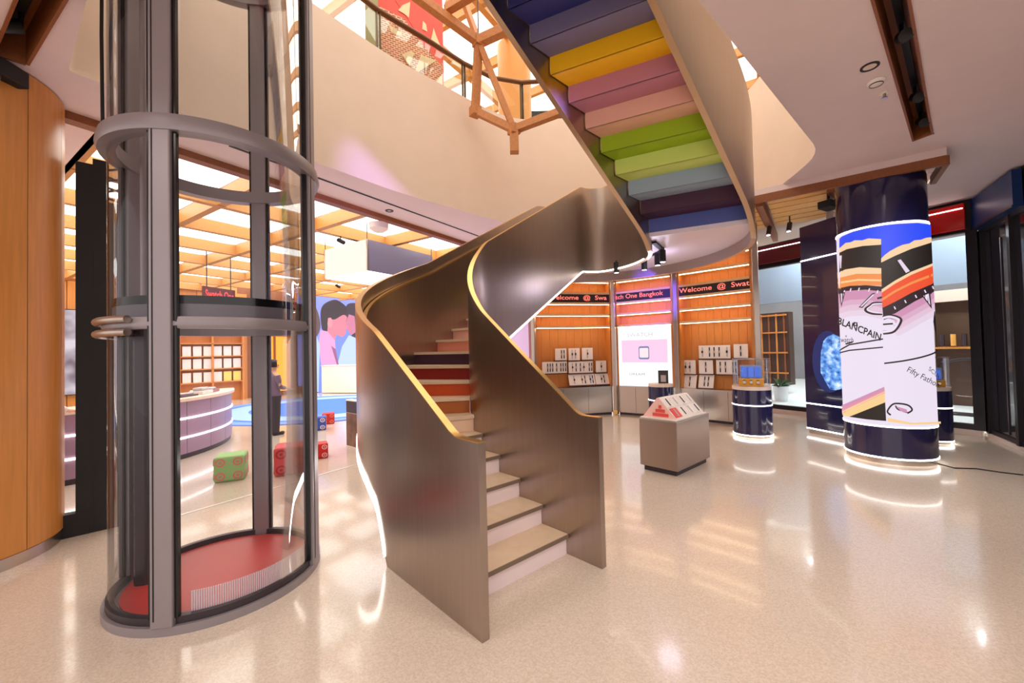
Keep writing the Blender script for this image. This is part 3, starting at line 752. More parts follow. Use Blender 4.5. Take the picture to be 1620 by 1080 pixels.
def post(p, label):
    r = thing('steel_post', label, 'post', (p[0], p[1], 0), 0, 'steel posts between the cabinets')
    ang = math.radians(-35)
    MB().box((p[0], p[1], 2.1), (.10, .10, 4.18), ang).build('shaft', steel, r, bevel=.01)
    MB().box((p[0], p[1], .06), (.125, .125, .10), ang).build('foot', led_gold_edge, r, bevel=.006)
cab0 = cabinet(0, 'Welcome  @  Swa', (.16, .955), 'tall orange wood shelf cabinet half hidden behind the staircase rail')
cab1 = cabinet(1, 'tch One Bangkok', (.0, .87), 'middle shelf cabinet with a bright white advertising screen')
cab2 = cabinet(2, 'Welcome  @  Swat', (.02, .985), 'orange wood shelf cabinet behind the navy pedestal on the right')
post((2.615, 10.40), 'slim steel post left of the white advertising screen'); post((3.845, 9.50), 'slim steel post right of the white advertising screen'); post((5.04, 8.32), 'slim steel post at the right end of the cabinets'); post((.53, 9.93), 'slim steel post half hidden at the left end of the cabinets')
wbk = MB(); wbk.prism([(.50, 10.25), (.42, 10.2), (-2.9, 15.6), (-2.8, 15.65)], 0, CZ + .2); struct(wbk.build('wall_back', mat('lilac_screen_glow', rgb(214, 190, 236), .5)))  # wall added in the gap; its lilac stands in for a video screen's glow
# product cards
def card(cab, rect, straps, label, tilt=0.0):
    r0, A, ang, L = cab
    d_ = .20 if not tilt else .12
    xa, zb = onplane(rect[0], rect[3], A, ang, d_); xb, zt = onplane(rect[2], rect[1], A, ang, d_)
    xa2, zt2 = onplane(rect[0], rect[1], A, ang, d_); z0, z1 = zb, (zt + zt2) / 2
    u = np.array([math.cos(ang), math.sin(ang)]); n_ = np.array([-u[1], u[0]])
    o = np.array(A) + u * xa + n_ * d_
    r = thing('product_card', label, 'display card', (o[0], o[1], z0), ang, 'watch cards in the cabinets')
    W, H = xb - xa, z1 - z0; t = tilt
    def Q(x, y, z): return (x, y + t * z / max(H, .01), z)
    def slab(x0, x1, y0, y1, za, zb_, nm, m, par):
        mb = MB(); mb.add([Q(x0, y0, za), Q(x1, y0, za), Q(x1, y1, za), Q(x0, y1, za), Q(x0, y0, zb_), Q(x1, y0, zb_), Q(x1, y1, zb_), Q(x0, y1, zb_)], [(3, 2, 1, 0), (4, 5, 6, 7), (0, 1, 5, 4), (1, 2, 6, 5), (2, 3, 7, 6), (3, 0, 4, 7)])
        return mb.build(nm, m, par, world=False)
    slab(0, W, 0, .015, 0, H, 'card', cardm, r)
    slab(-.005, W + .005, -.03, DEP - d_ if not t else .02, -.022, 0, 'ledge', ledge, r)
    for f, m_ in straps:
        x = f * W
        wt = slab(x - .011, x + .011, -.012, 0, H * .14, H * .86, 'watch', m_, r)
        slab(x - .018, x + .018, -.02, -.012, H * .42, H * .60, 'watch_case', strapg if m_ is strapk else strapk, wt)
K, G_, B_ = strapk, strapg, strapb
card(cab0, (878.5, 551, 896, 570), [(.55, K), (.78, K)], 'white card with two black watches, top row of the left cabinet')
card(cab0, (900, 550.5, 917, 570), [(.3, G_), (.6, G_)], 'white card with pale watches, middle of the left cabinet top row')
card(cab0, (921, 550, 937.5, 569), [(.5, G_)], 'almost plain white card, right end of the left cabinet top row')
card(cab0, (858, 572, 896.5, 591), [(.22, K), (.32, K), (.42, K), (.58, K), (.75, K), (.85, K), (.95, K)], 'wide white card with a row of seven black watches')
card(cab0, (900, 571.6, 937.5, 590.4), [(.15, G_), (.3, K), (.48, K), (.62, G_), (.85, K), (.95, K)], 'wide white card with black and pale watches in the left cabinet')
card(cab0, (943, 570.4, 959, 589), [(.5, G_)], 'single pale white card next to the steel post in the left cabinet')
card(cab0, (901.5, 592, 942, 609.7), [(.2, G_), (.5, G_), (.62, K), (.82, B_), (.92, K)], 'wide tilted white card with a blue watch, bottom of the left cabinet', .10)
card(cab0, (943.5, 591, 964, 608), [(.45, G_), (.65, K)], 'small tilted white card at the bottom right of the left cabinet', .10)
card(cab2, (1106, 546, 1155, 567), [(.12, G_), (.35, K), (.5, K), (.66, K), (.9, G_)], 'wide white card with five watches at the top of the right cabinet')
card(cab2, (1161, 544, 1183, 566), [(.5, K)], 'white card with one small dark watch, top right of the right cabinet')
card(cab2, (1079, 569.5, 1100, 591), [(.3, G_), (.6, G_)], 'pale white card beside the steel post, middle row of the right cabinet')
card(cab2, (1106, 569.5, 1127.5, 591), [(.5, K)], 'white card with one dark watch in the middle row of the right cabinet')
card(cab2, (1133.5, 569, 1166, 591.6), [(.2, K), (.45, K), (.8, K), (.93, K)], 'white card with dark watches partly behind the yellow showcase')
card(cab2, (1078, 593, 1100, 613), [(.55, K)], 'tilted white card with one black watch, bottom left of the right cabinet', .10)
card(cab2, (1104.5, 593, 1127.5, 613), [(.4, K), (.65, K)], 'tilted white card with two black watches at the bottom of the right cabinet', .10)
# the advertising screen of the middle cabinet
r0, A, ang, L = cab1
o = np.array(A); sc_ = thing('advertising_screen', 'bright white advertising screen with a pastel square watch', 'screen', (A[0], A[1], .73), ang)
def sb(x0, x1, z0, z1, y, nm, m, par): return MB().b(x0, x1, y, y + .004, z0 - .73, z1 - .73).build(nm, m, par, world=False)
MB().b(.05, L - .05, .05, .10, 0, 1.48).build('housing', greyd, sc_, world=False)
MB().b(.03, L - .03, .035, .05, .0, 1.49).build('display', glow('ad_white', (1, .98, 1.0), .95), sc_, world=False)
sb(.12, L - .12, 1.32, 1.88, .029, 'print_block', glow('ad_pink', rgb(246, 206, 236), .8), sc_)
c_x = L * .5
wq = rounded([(c_x - .13, 1.40), (c_x + .13, 1.40), (c_x + .13, 1.72), (c_x - .13, 1.72)], .05)
MB().add([(x, .026, z - .73) for x, z in wq], [tuple(range(len(wq)))]).build('print_watch_case', glow('ad_case', rgb(120, 130, 190), .7), sc_, world=False)
wq = rounded([(c_x - .11, 1.44), (c_x + .11, 1.44), (c_x + .11, 1.68), (c_x - .11, 1.68)], .03)
MB().add([(x, .024, z - .73) for x, z in wq], [tuple(range(len(wq)))]).build('print_watch_dial', glow('ad_dial', rgb(250, 230, 236), .8), sc_, world=False)
for txt, x0, x1, z0, z1, g in (('SWATCH', .2, .66, 1.96, 2.06, (196, 206, 214)), ('DREAM', .22, .50, 1.0, 1.06, (120, 130, 134))):
    vs, fs = fit_text(txt, x0 * L, x1 * L, z0 - .73, z1 - .73)
    MB().add([(x, .028, z) for x, z in vs], fs).build('lettering', glow('ad_' + txt.lower(), rgb(*g), .7), sc_, world=False)

# ------------------------------------------------------------------ round navy pedestals
def pedestal(c, r_, label, h=.93):
    c = (c[0], c[1], 0); t = thing('round_pedestal', label, 'pedestal', c, 0, 'round navy pedestals')
    MB().cyl(r_ - .04, 0, .045, c, 48).build('plinth', chrome, t, smooth=True); MB().ring(r_ - .04, r_ + .002, .045, .062, c, 48).build('light_ring', led, t, smooth=True)
    MB().cyl(r_, .062, .585, c, 48).build('lower_drum', navy, t, smooth=True); MB().ring(r_ - .03, r_ + .003, .585, .603, c, 48).build('light_ring', led, t, smooth=True)
    MB().cyl(r_, .603, h - .06, c, 48).build('upper_drum', navy, t, smooth=True); MB().cyl(r_ - .005, h - .06, h, c, 48).build('deck', mat('deck_cream', rgb(240, 222, 205), .4), t, smooth=True)
    return t
def vitrine(c, r_, z0, z1, label):
    t = thing('showcase', label, 'showcase', (c[0], c[1], z0), 0, 'clear showcases on the pedestals')
    MB().lathe([(r_ - .02, 0), (r_ - .02, z1 - z0)], (c[0], c[1], z0), 48).build('glass_drum', GL, t, smooth=True)
    MB().cyl(r_ - .02, z1 - z0, z1 - z0 + .012, (c[0], c[1], z0), 48).build('glass_lid', GL, t, smooth=True)
    MB().ring(r_ - .026, r_ - .014, z1 - z0 + .012, z1 - z0 + .02, (c[0], c[1], z0), 48).build('rim', chrome, t, smooth=True)
yellow = mat('display_yellow', rgb(250, 176, 30), .5); dblue = mat('display_blue', rgb(70, 110, 210), .4, emit=rgb(70, 110, 210), strength=.5)
def watch_set(c, z, rz, label, k_=1.0):
    t = thing('watch_display', label, 'watch display', (c[0], c[1], z), rz, 'watch displays in the showcases'); t.scale = (k_, k_, k_)
    def B(mb, nm, m): return mb.build(nm, m, t, world=False, bevel=.004)
    B(MB().b(-.20, .20, -.12, .10, 0, .13), 'yellow_block', yellow); B(MB().b(-.18, .18, .10, .13, .0, .38), 'back_board', mat('display_steel_blue', rgb(160, 180, 214), .4))
    for x in (-.11, .0, .11):
        B(MB().b(x - .045, x + .045, .06, .095, .15, .34), 'blue_panel', dblue)
        B(MB().b(x - .02, x + .02, -.125, -.118, .03, .11), 'watch_strap', strapk)
        q = MB().cyl(.03, -.012, 0, (0, 0, 0), 16); q.v = [(x + a, -.132 + c_, .07 + b_) for a, b_, c_ in q.v]; B(q, 'watch_head', chrome)
pA = (4.467, 7.635); pB = (3.10, 8.55); pC = (7.03, 6.85)
pedestal(pA, .325, 'round navy pedestal with white light rings carrying the yellow watch showcase'); vitrine(pA, .325, .932, 1.42, 'clear round showcase over a yellow and blue watch display')
watch_set(pA, .934, math.radians(-30), 'yellow and blue watch display inside the showcase beside the cabinets')
pedestal(pB, .25, 'round navy pedestal behind the steel display box'); 
t = thing('picture_card', 'small black picture card standing on a navy pedestal before the white screen', 'card', (pB[0] + .06, pB[1], .932), math.radians(-15))
MB().b(-.10, .10, -.006, .006, 0, .27).build('board', mat('card_black', rgb(50, 46, 48), .4), t, world=False); MB().b(-.05, .05, -.009, -.006, .03, .17).build('picture', mat('card_print', rgb(190, 180, 178), .5), t, world=False); MB().b(-.09, .09, -.01, .06, 0, .012).build('foot', blackg, t, world=False)
pedestal(pC, .24, 'round navy pedestal half hidden behind the watch column'); vitrine(pC, .24, .932, 1.40, 'clear showcase half hidden behind the watch column'); watch_set(pC, .934, math.radians(-40), 'orange watch display in the showcase behind the watch column', .8)

# ------------------------------------------------------------------ steel display box with tent stand
bx = thing('display_plinth', 'low brushed steel display box standing right of the stairs', 'display plinth', (1.75, 5.70, 0), math.atan2(5.30 - 5.70, 2.11 - 1.75))
bl, bw = .54, 1.0
MB().b(0, bl, 0, bw, .07, .70).build('body', mat('satin_box', rgb(168, 150, 140), .3, 1), bx, world=False, bevel=.006); MB().b(.04, bl - .04, .04, bw - .04, 0, .07).build('toe_kick', greyd, bx, world=False); MB().b(-.006, bl + .006, -.006, bw + .006, .70, .715).build('top', chrome, bx, world=False)
tn = thing('tent_stand', 'white tent-shaped stand with red and white watch cards on the steel box', 'display stand', (1.75, 5.70, .717), math.atan2(5.30 - 5.70, 2.11 - 1.75))
redm = mat('card_red', rgb(236, 84, 76), .5)
MB().b(.01, bl - .01, .02, bw - .06, 0, .018).build('tray', cardm, tn, world=False)
def TQ(u, v, face):   # face 0: towards the stairs, 1: towards the cabinets
    y = .06 + u * .84
    return (.03 + v * .22, y, .018 + v * .27) if face == 0 else (bl - .03 - v * .24, y, .018 + v * .27)
for face in (0, 1):
    n0 = Vector((-.77, 0, .63)) if face == 0 else Vector((.75, 0, .66))
    mb = MB(); q = [TQ(0, 0, face), TQ(1, 0, face), TQ(1, 1, face), TQ(0, 1, face)]; mb.add([*q, *[tuple(Vector(p) - n0 * .012) for p in q]], [(0, 1, 2, 3), (7, 6, 5, 4), (0, 1, 5, 4), (1, 2, 6, 5), (2, 3, 7, 6), (3, 0, 4, 7)]); mb.build('sloping_board', cardm, tn, world=False)
    for i in range(4):
        for j in range(2):
            u0, u1 = .03 + i * .245, .03 + i * .245 + .20; v0, v1 = .06 + j * .47, .06 + j * .47 + .40
            q = [TQ(u0, v0, face), TQ(u1, v0, face), TQ(u1, v1, face), TQ(u0, v1, face)]
            mb = MB(); mb.add([*[tuple(Vector(p) + n0 * .001) for p in q], *[tuple(Vector(p) + n0 * .014) for p in q]], [(3, 2, 1, 0), (4, 5, 6, 7), (0, 1, 5, 4), (1, 2, 6, 5), (2, 3, 7, 6), (3, 0, 4, 7)])
            cd_ = mb.build('watch_card', redm if face == 0 or (i == 0 and j == 0) else cardm, tn, world=False)
            q = [TQ((u0 + u1) / 2 - .02, v0 + .04, face), TQ((u0 + u1) / 2 + .02, v0 + .04, face), TQ((u0 + u1) / 2 + .02, v1 - .04, face), TQ((u0 + u1) / 2 - .02, v1 - .04, face)]
            MB().add([tuple(Vector(p) + n0 * .017) for p in q], [(0, 1, 2, 3)]).build('watch_strap', strapk if (i + j) % 2 else strapg, cd_, world=False)
# front end board of the tent, red printed strips
q = [TQ(0, 0, 0), TQ(0, 1, 0), TQ(0, 1, 1), TQ(0, 0, 1)]
MB().add([(p[0], p[1] - .006, p[2]) for p in q] + [(p[0], p[1] + .006, p[2]) for p in q], [(0, 1, 2, 3), (7, 6, 5, 4), (0, 1, 5, 4), (1, 2, 6, 5), (2, 3, 7, 6), (3, 0, 4, 7)]).build('end_board', mat('card_blush', rgb(250, 206, 196), .5), tn, world=False)
for k in range(4):
    z0 = .04 + k * .055; x0 = .03 + .22 * (z0 / .27) + .12; x1 = bl - .03 - .24 * ((z0 + .04) / .27) - .03
    if x1 - x0 > .03: MB().b(x0, x1, .046, .053, z0, z0 + .043).build('red_strip', redm, tn, world=False)
ac = thing('acrylic_riser', 'small clear acrylic block on the steel box behind the tent stand', 'acrylic block', (2.48, 6.02, .717), -.84)
MB().b(-.05, .05, -.05, .05, 0, .20).build('block', GL, ac, world=False); MB().b(-.052, .052, -.052, .052, .20, .21).build('cap', cardm, ac, world=False)

# ------------------------------------------------------------------ storefront on the right
frame_m = mat('frame_dark', rgb(38, 32, 36), .4, .3)
WA, WB = (6.05, 10.95), (8.22, 7.16); wang = math.atan2(WB[1] - WA[1], WB[0] - WA[0]); WL = math.dist(WA, WB)
win = bpy.data.objects.new('window_1', None); COL.objects.link(win); win.location = (*WA, 0); win.rotation_euler = (0, 0, wang); struct(win)
def wb(x0, x1, y0, y1, z0, z1, nm, m, par=win): return MB().b(x0, x1, y0, y1, z0, z1).build(nm, m, par, world=False)
wb(0, WL, -.06, .10, 0, .10, 'sill', mat('curb_pale', rgb(226, 208, 196), .4)); wb(0, WL, -.04, .06, .10, .20, 'bottom_rail', frame_m)
wb(0, WL, -.05, .07, 3.62, 3.78, 'head_rail', frame_m); wb(0, WL, -.02, .04, 4.12, 4.2, 'top_rail', frame_m)
mull = [(0.0, .10), (.42, .50), (1.9, 2.0), (3.0, 3.08), (WL - .09, WL + .05)]
for x0, x1 in mull: wb(x0, x1, -.06, .06, .1, 4.15, 'mullion', frame_m)
for (a, b_) in zip(mull[:-1], mull[1:]):
    wb(a[1], b_[0], .0, .012, .20, 3.62, 'pane', GL); wb(a[1], b_[0], .0, .012, 3.78, 4.12, 'pane', GL)
def hbox(x0, x1, z0, z1, y, m, label, nm='header_panel'):
    p = np.array(WA) + (np.array(WB) - np.array(WA)) / WL * x0
    r = thing(nm, label, 'sign panel', (p[0], p[1], z0), wang)
    MB().b(0, x1 - x0, -y - .10, -y, 0, z1 - z0).build('panel', m, r, world=False, bevel=.01)
    MB().b(.02, x1 - x0 - .02, -y - .108, -y - .10, z1 - z0 - .10, z1 - z0 - .085).build('light_line', led, r, world=False)
redg = mat('red_gloss', rgb(222, 18, 22), .15, coat=.6); plum = mat('plum_gloss', rgb(110, 36, 52), .2, coat=.4); dkb = mat('deep_blue', rgb(14, 52, 108), .4)
hbox(2.9, WL - .06, 3.66, 4.12, .08, redg, 'glossy red header panel above the window beside the watch column')
hbox(.1, 1.9, 3.70, 4.14, .08, plum, 'glossy plum header panel above the window behind the pedestal')
# right glazed wall
RA = (8.30, 7.10); rang = math.radians(57 + 180)
wr = bpy.data.objects.new('wall_right', None); COL.objects.link(wr); wr.location = (*RA, 0); wr.rotation_euler = (0, 0, rang); struct(wr)
def rb_(x0, x1, y0, y1, z0, z1, nm, m): return MB().b(x0, x1, y0, y1, z0, z1).build(nm, m, wr, world=False)
darkp = mat('dark_pane', rgb(46, 46, 54), .08, coat=.4)
rb_(0, 7, -.05, .20, 0, .07, 'curb', mat('curb_pale', rgb(226, 208, 196), .4)); rb_(0, 7, -.03, .08, .07, .14, 'bottom_rail', frame_m); rb_(0, 7, -.04, .08, 3.55, 3.70, 'head_rail', frame_m)
rb_(0, 7, -.02, .06, 3.70, 4.2, 'header', mat('header_dark', rgb(50, 30, 34), .4))
for k in range(7):
    rb_(k * 1.05, k * 1.05 + .09, -.06, .08, .07, 3.6, 'mullion', frame_m); rb_(k * 1.05 + .09, (k + 1) * 1.05, .0, .02, .14, 3.55, 'pane', darkp)
    rb_(k * 1.05 + .92, k * 1.05 + .945, -.09, -.065, .2, 3.3, 'pull_bar', greyd)
u = np.array([math.cos(rang), math.sin(rang)]); n_ = np.array([-u[1], u[0]])
r = thing('header_panel', 'deep blue header panel in the upper right corner over the dark doors', 'sign panel', (*(np.array(RA) + u * .05), 3.62), rang)
MB().b(0, 1.5, -.14, -.04, 0, .54).build('panel', dkb, r, world=False); MB().b(0, 1.5, -.15, -.14, .0, .03).build('edge', frame_m, r, world=False)
# beyond the glass
def obox(name, label, cat, c, size, rz, m, extra=None):
    r = thing(name, label, cat, (c[0], c[1], c[2] - size[2] / 2), rz); MB().box((0, 0, size[2] / 2), size).build('body', m, r, world=False, bevel=.01)
    if extra: extra(r)
    return r
mallf = mat('mall_floor', rgb(226, 238, 240), .35)
mf = MB(); mf.add([(6.3, 11.2, .004), (8.6, 7.2, .004), (24, 16, .004), (14, 26, .004)], [(0, 1, 2, 3)]); struct(mf.build('floor', mallf))
gq = mat('grey_board', rgb(126, 142, 158), .5)
def hooks(r):
    for x in (-.7, .7): MB().box((x, 0, 1.45), (.02, .02, 1.0)).build('hanger', greyd, r, world=False)
obox('hanging_board', 'grey blue board hanging in the mall beyond the window by the cabinets', 'sign board', (9.15, 14.4, 3.75), (2.3, .08, 1.25), wang, gq, hooks)
obox('hanging_board', 'grey blue board hanging in the mall seen right of the watch column', 'sign board', (11.6, 10.3, 3.75), (2.3, .08, 1.2), wang, gq, hooks)
def slats(r):
    for k in range(9): MB().box((-1.0 + k * .25, -.12, 1.25), (.05, .10, 2.4)).build('slat', wood_o if k % 2 else wood_d, r, world=False)
    for z in (.4, 1.1, 1.8, 2.4): MB().box((0, -.2, z), (2.2, .06, .05)).build('shelf', wood_o, r, world=False)
obox('slatted_kiosk', 'wooden slatted kiosk standing in the mall behind the left window', 'kiosk', (9.0, 14.9, 1.55), (2.3, .3, 2.5), wang, mat('kiosk_dark', rgb(58, 38, 28), .5), slats)
def bottles(r):
    for k in range(8): MB().cyl(.05, 1.55, 1.85, (-.7 + k * .2, -.32, 0), 8).build('bottle', wood_y if k % 2 else greyd, r, world=False)
    MB().box((0, -.33, 1.5), (1.8, .3, .05)).build('shelf', wood_o, r, world=False)
    MB().box((-1.0, -.1, 1.4), (.25, .5, 2.8)).build('pilaster', mat('tan_paint', rgb(226, 200, 184), .5), r, world=False); MB().box((0, -.1, 2.85), (2.4, .5, .3)).build('canopy', mat('tan_paint', rgb(226, 200, 184), .5), r, world=False)
obox('bar_kiosk', 'tan kiosk with bottles in the mall seen right of the watch column', 'kiosk', (11.9, 10.2, 1.35), (2.1, .3, 2.7), wang, mat('kiosk_brown', rgb(84, 62, 46), .5), bottles)
obox('mall_pillar', 'pale grey square pillar in the mall right of the bar kiosk', 'pillar', (12.0, 8.55, 2.6), (.6, .5, 5.2), wang, mat('pillar_grey', rgb(178, 178, 186), .5), lambda r: [MB().box((0, -.26, z), (.6, .02, .03)).build('groove', greyd, r, world=False) for z in (1.4, 2.8, 4.0)])
sg = obox('sandwich_board', 'grey sign board with a pointed arch emblem outside the window', 'sign', (9.75, 8.30, .85), (.44, .06, .66), wang, mat('sign_grey', rgb(142, 146, 152), .5))
def emblem(r):
    for sx in (-1, 1):
        MB().tube([(sx * .10, -.035, .22), (sx * .09, -.035, .36), (0.02 * sx, -.035, .47)], .008, 6).build('emblem', blackg, r, world=False)
    MB().tube([(-.05, -.035, .24), (-.03, -.035, .34), (.03, -.035, .34), (.05, -.035, .24)], .008, 6).build('emblem', blackg, r, world=False); MB().b(-.18, .18, -.15, .15, -.52, -.50).build('foot', greyd, r, world=False); MB().b(-.02, .02, -.02, .02, -.5, 0).build('stem', greyd, r, world=False)
emblem(sg)
pb = thing('clothes_rail', 'curved grey metal rail standing behind the emblem sign board', 'rail', (10.25, 9.05, 0), wang)
MB().tube([(-.6, 0, 0), (-.6, 0, 1.0), (-.5, 0, 1.18), (-.2, 0, 1.26), (.4, 0, 1.28), (.7, 0, 1.2), (.75, 0, 0)], .025, 8).build('tube', greyd, pb, world=False, smooth=True); MB().box((0.07, 0, .02), (1.5, .4, .04)).build('base', greyd, pb, world=False)
mw = MB(); mw.add([(7, 25, 0), (26, 10, 0), (26, 10, 9), (7, 25, 9)], [(0, 1, 2, 3)]); struct(mw.build('wall_mall', vary(mat('mall_wall', rgb(128, 130, 134), .6), .6, .3)))
for k, (x, y, z) in enumerate(((9.6, 17.5, 5.6), (10.4, 16.4, 5.5), (12.6, 15.2, 5.7), (14, 12.5, 5.4))):
    o = MB().box((x, y, z), (2.4, .12, .06), wang + .5).build('mall_light', glow('mall_led', (.9, .97, 1), 5)); tag(o, ('long white light tube in the mall, ' + ('nearest the cabinets', 'second from the cabinets', 'third from the cabinets', 'nearest the red header')[k]), 'light', 'light tubes in the mall')
pt = thing('potted_plant', 'small leafy plant outside the window behind the showcase pedestal', 'plant', (7.95, 12.1, 0))
MB().lathe([(.0, 0), (.16, 0), (.2, .45), (.18, .45), (.17, .4), (0, .4)], (7.95, 12.1, 0), 20).build('pot', mat('pot_white', rgb(214, 218, 220), .5), pt, smooth=True)
leafm = mat('leaf_green', rgb(40, 84, 44), .5); random.seed(5)
for k in range(16):
    a = random.uniform(0, 2 * PI); l = random.uniform(.25, .45); e = random.uniform(.3, 1.1); c = Vector((7.95, 12.1, .42)); d_ = Vector((math.cos(a) * math.cos(e), math.sin(a) * math.cos(e), math.sin(e)))
    sd = Vector((-math.sin(a), math.cos(a), 0)); m1 = c + d_ * l * .6; tip = c + d_ * l + Vector((0, 0, -.08))
    MB().add([c, m1 + sd * .05, tip, m1 - sd * .05], [(0, 1, 2, 3)]).build('leaf', leafm, pt)
cb = [atz(1484, 734), atz(1510, 741), atz(1545, 742), atz(1585, 748), atz(1619, 752)]
tag(MB().tube([(p[0], p[1], .008) for p in cb], .008, 6).build('floor_cable', black), 'thin black cable lying on the floor right of the watch column', 'cable')

# ------------------------------------------------------------------ ceiling fittings
def fit(px, py, name, label, cat):
    p = atz(px, py, CZ); return thing(name, label, cat, (p[0], p[1], CZ)), p
r, p = fit(1376, 105, 'downlight', 'round black-rimmed downlight in the white ceiling', 'downlight'); MB().ring(.05, .07, -.008, 0, (p[0], p[1], CZ), 24).build('rim', black, r); MB().cyl(.05, -.004, 0, (p[0], p[1], CZ), 24).build('lens', cream, r)
r, p = fit(1386, 129, 'smoke_detector', 'white smoke detector beside the downlight in the ceiling', 'smoke detector'); MB().lathe([(0, -.035), (.05, -.03), (.07, -.01), (.07, 0)], (p[0], p[1], CZ), 24).build('housing', cardm, r, smooth=True); MB().ring(.05, .054, -.034, -.02, (p[0], p[1], CZ), 24).build('vent', greyd, r)
r, p = fit(1399, 147, 'ceiling_sprinkler', 'small chrome sprinkler head in the white ceiling', 'sprinkler'); MB().cyl(.035, -.01, 0, (p[0], p[1], CZ), 16).build('rose', cardm, r); MB().cyl(.012, -.05, -.01, (p[0], p[1], CZ), 10).build('stem', chrome, r); MB().cyl(.025, -.056, -.05, (p[0], p[1], CZ), 12).build('deflector', chrome, r)
r, p = fit(616, 333, 'downlight', 'small grey downlight in the white strip beside the glowing ceiling', 'downlight'); MB().ring(.035, .07, -.01, 0, (p[0], p[1], CZ), 20).build('rim', greyd, r); MB().cyl(.035, -.004, 0, (p[0], p[1], CZ), 16).build('lens', cream, r)
r, p = fit(599, 347, 'ceiling_dome', 'white dome fitting hanging from the timber border beam', 'ceiling fitting'); r.location.z = CZ - .08; MB().lathe([(0, -.16), (.10, -.15), (.17, -.10), (.18, 0), (.0, 0)], (p[0], p[1], CZ - .08), 28).build('dome', cardm, r, smooth=True); MB().cyl(.05, .0, .03, (p[0], p[1], CZ - .08), 16).build('mount', greyd, r)
for px, py in ((1218, 372), (1250, 366)):
    p = atz(px, py, 3.95); r = thing('slat_spotlight', ('left' if px < 1230 else 'right') + ' black spotlight hanging below the yellow slatted ceiling', 'spotlight', (p[0], p[1], CZ), 0, 'spotlights below the slatted ceiling')
    MB().tube([(p[0], p[1], 4.12), (p[0] - .05, p[1] - .03, 3.95)], .045, 12).build('lamp_body', greyd, r, smooth=True); MB().cyl(.012, -.09, .12, (p[0], p[1], CZ), 8).build('stem', black, r); MB().cyl(.036, -.262, -.257, (p[0] - .052, p[1] - .032, CZ), 12).build('lens', glow('spot_lens', (1, .95, 1), 4), r)
r, p = fit(1340, 308, 'projector', 'black projector hanging beside the top of the watch column', 'projector'); p = np.array([5.35, 6.75, CZ]); r.location = (p[0], p[1], CZ - .12)
MB().box((p[0], p[1], CZ - .2), (.30, .2, .12), .5).build('body', black, r, bevel=.01); MB().cyl(.02, -.15, 0, (p[0], p[1], CZ), 8).build('stem', black, r); MB().box((p[0] - .05, p[1] - .11, CZ - .2), (.08, .02, .05), .5).build('lens', chrome, r)

# ------------------------------------------------------------------ left hall: screen wall, shelves, counter
LA = (-14.4, 11.85); lang = math.atan2(1.4, 1.25); LLEN = 14.0
lu = np.array([math.cos(lang), math.sin(lang)]); ln_ = np.array([-lu[1], lu[0]])
def lp(px, py, off=0.0): return onplane(px, py, LA, lang, off)
def lw(x, y, z): p = np.array(LA) + lu * x + ln_ * y; return (p[0], p[1], z)
wl = bpy.data.objects.new('wall_left', None); COL.objects.link(wl); wl.location = (*LA, 0); wl.rotation_euler = (0, 0, lang); struct(wl)
MB().b(-6, LLEN, .30, .40, 0, 4.5).build('board', wood_d, wl, world=False)
xs0 = lp(472, 540)[0]
for k in range(14):
    x = -5.6 + k * .82
    if x < xs0 - .8: MB().b(x, x + .80, .27, .30, 0, 4.2).build('wood_panel', wood_o, wl, world=False)
# video wall with people
vw = thing('video_wall', 'huge bright video wall showing people in pink and blue shirts', 'video wall', lw(xs0, 0, .35), lang)
VL = LLEN - xs0
MB().b(0, VL, .10, .28, 0, 4.05).build('housing', greyd, vw, world=False)
vs_ = MB().b(0, VL, .08, .10, 0, 4.05).build('display', glow('video_blue', rgb(128, 138, 228), 1.25), vw, world=False)
VLAY = [0]
def vpic(poly, col, k=1.1, nm='picture'):
    VLAY[0] += 1; y = .078 - VLAY[0] * .003; pts = []
    for px, py in poly:
        x, z = lp(px, py, y); pts.append((x - xs0, y, z - .35))
    MB().add(pts, [tuple(range(len(pts)))]).build(nm, glow('video_%d_%d_%d' % col, rgb(*col), k), vs_, world=False)
vpic([(500, 546), (500, 620), (575, 620), (575, 520), (548, 512), (530, 530)], (116, 136, 226))
# right-hand person behind
vpic(spl([(545, 490), (550, 481), (560, 479), (568, 481), (572, 490), (572, 560), (561, 566), (556, 530), (546, 515), (545, 490)]), (58, 48, 66))
vpic([(552, 497), (561, 500), (563, 525), (556, 530), (549, 522), (546, 512)], (196, 116, 146))
vpic([(533, 580), (541, 548), (552, 530), (562, 534), (572, 560), (572, 600), (535, 600)], (176, 196, 250))
# man in front, profile to the right
vpic(spl([(509, 520), (507, 500), (509, 486), (517, 478), (530, 474), (541, 479), (549, 488), (546, 500), (534, 506), (526, 522), (516, 526), (509, 520)]), (52, 42, 52))
vpic(spl([(518, 524), (520, 506), (530, 505), (543, 498), (549, 502), (547, 510), (551, 518), (547, 521), (547, 527), (541, 533), (533, 530), (528, 540), (518, 536)]) + [(518, 524)], (214, 122, 142))
vpic(spl([(519, 503), (524, 503), (526, 512), (522, 519), (518, 513)]) , (226, 140, 150))
vpic([(507, 522), (518, 524), (530, 538), (531, 552), (524, 547), (534, 577), (508, 577), (504, 545)], (212, 150, 196))
vpic([(524, 547), (531, 552), (536, 577), (533, 577)], (150, 90, 130))
# left person, cropped by the lift
vpic(spl([(488, 480), (496, 480), (503, 494), (507, 512), (505, 525), (500, 532), (496, 520), (488, 520)]), (96, 72, 74)); vpic([(488, 500), (497, 506), (500, 520), (498, 532), (488, 536)], (226, 170, 180)); vpic([(488, 536), (500, 530), (506, 545), (504, 620), (488, 620)], (170, 196, 250))
for i in range(1): pass
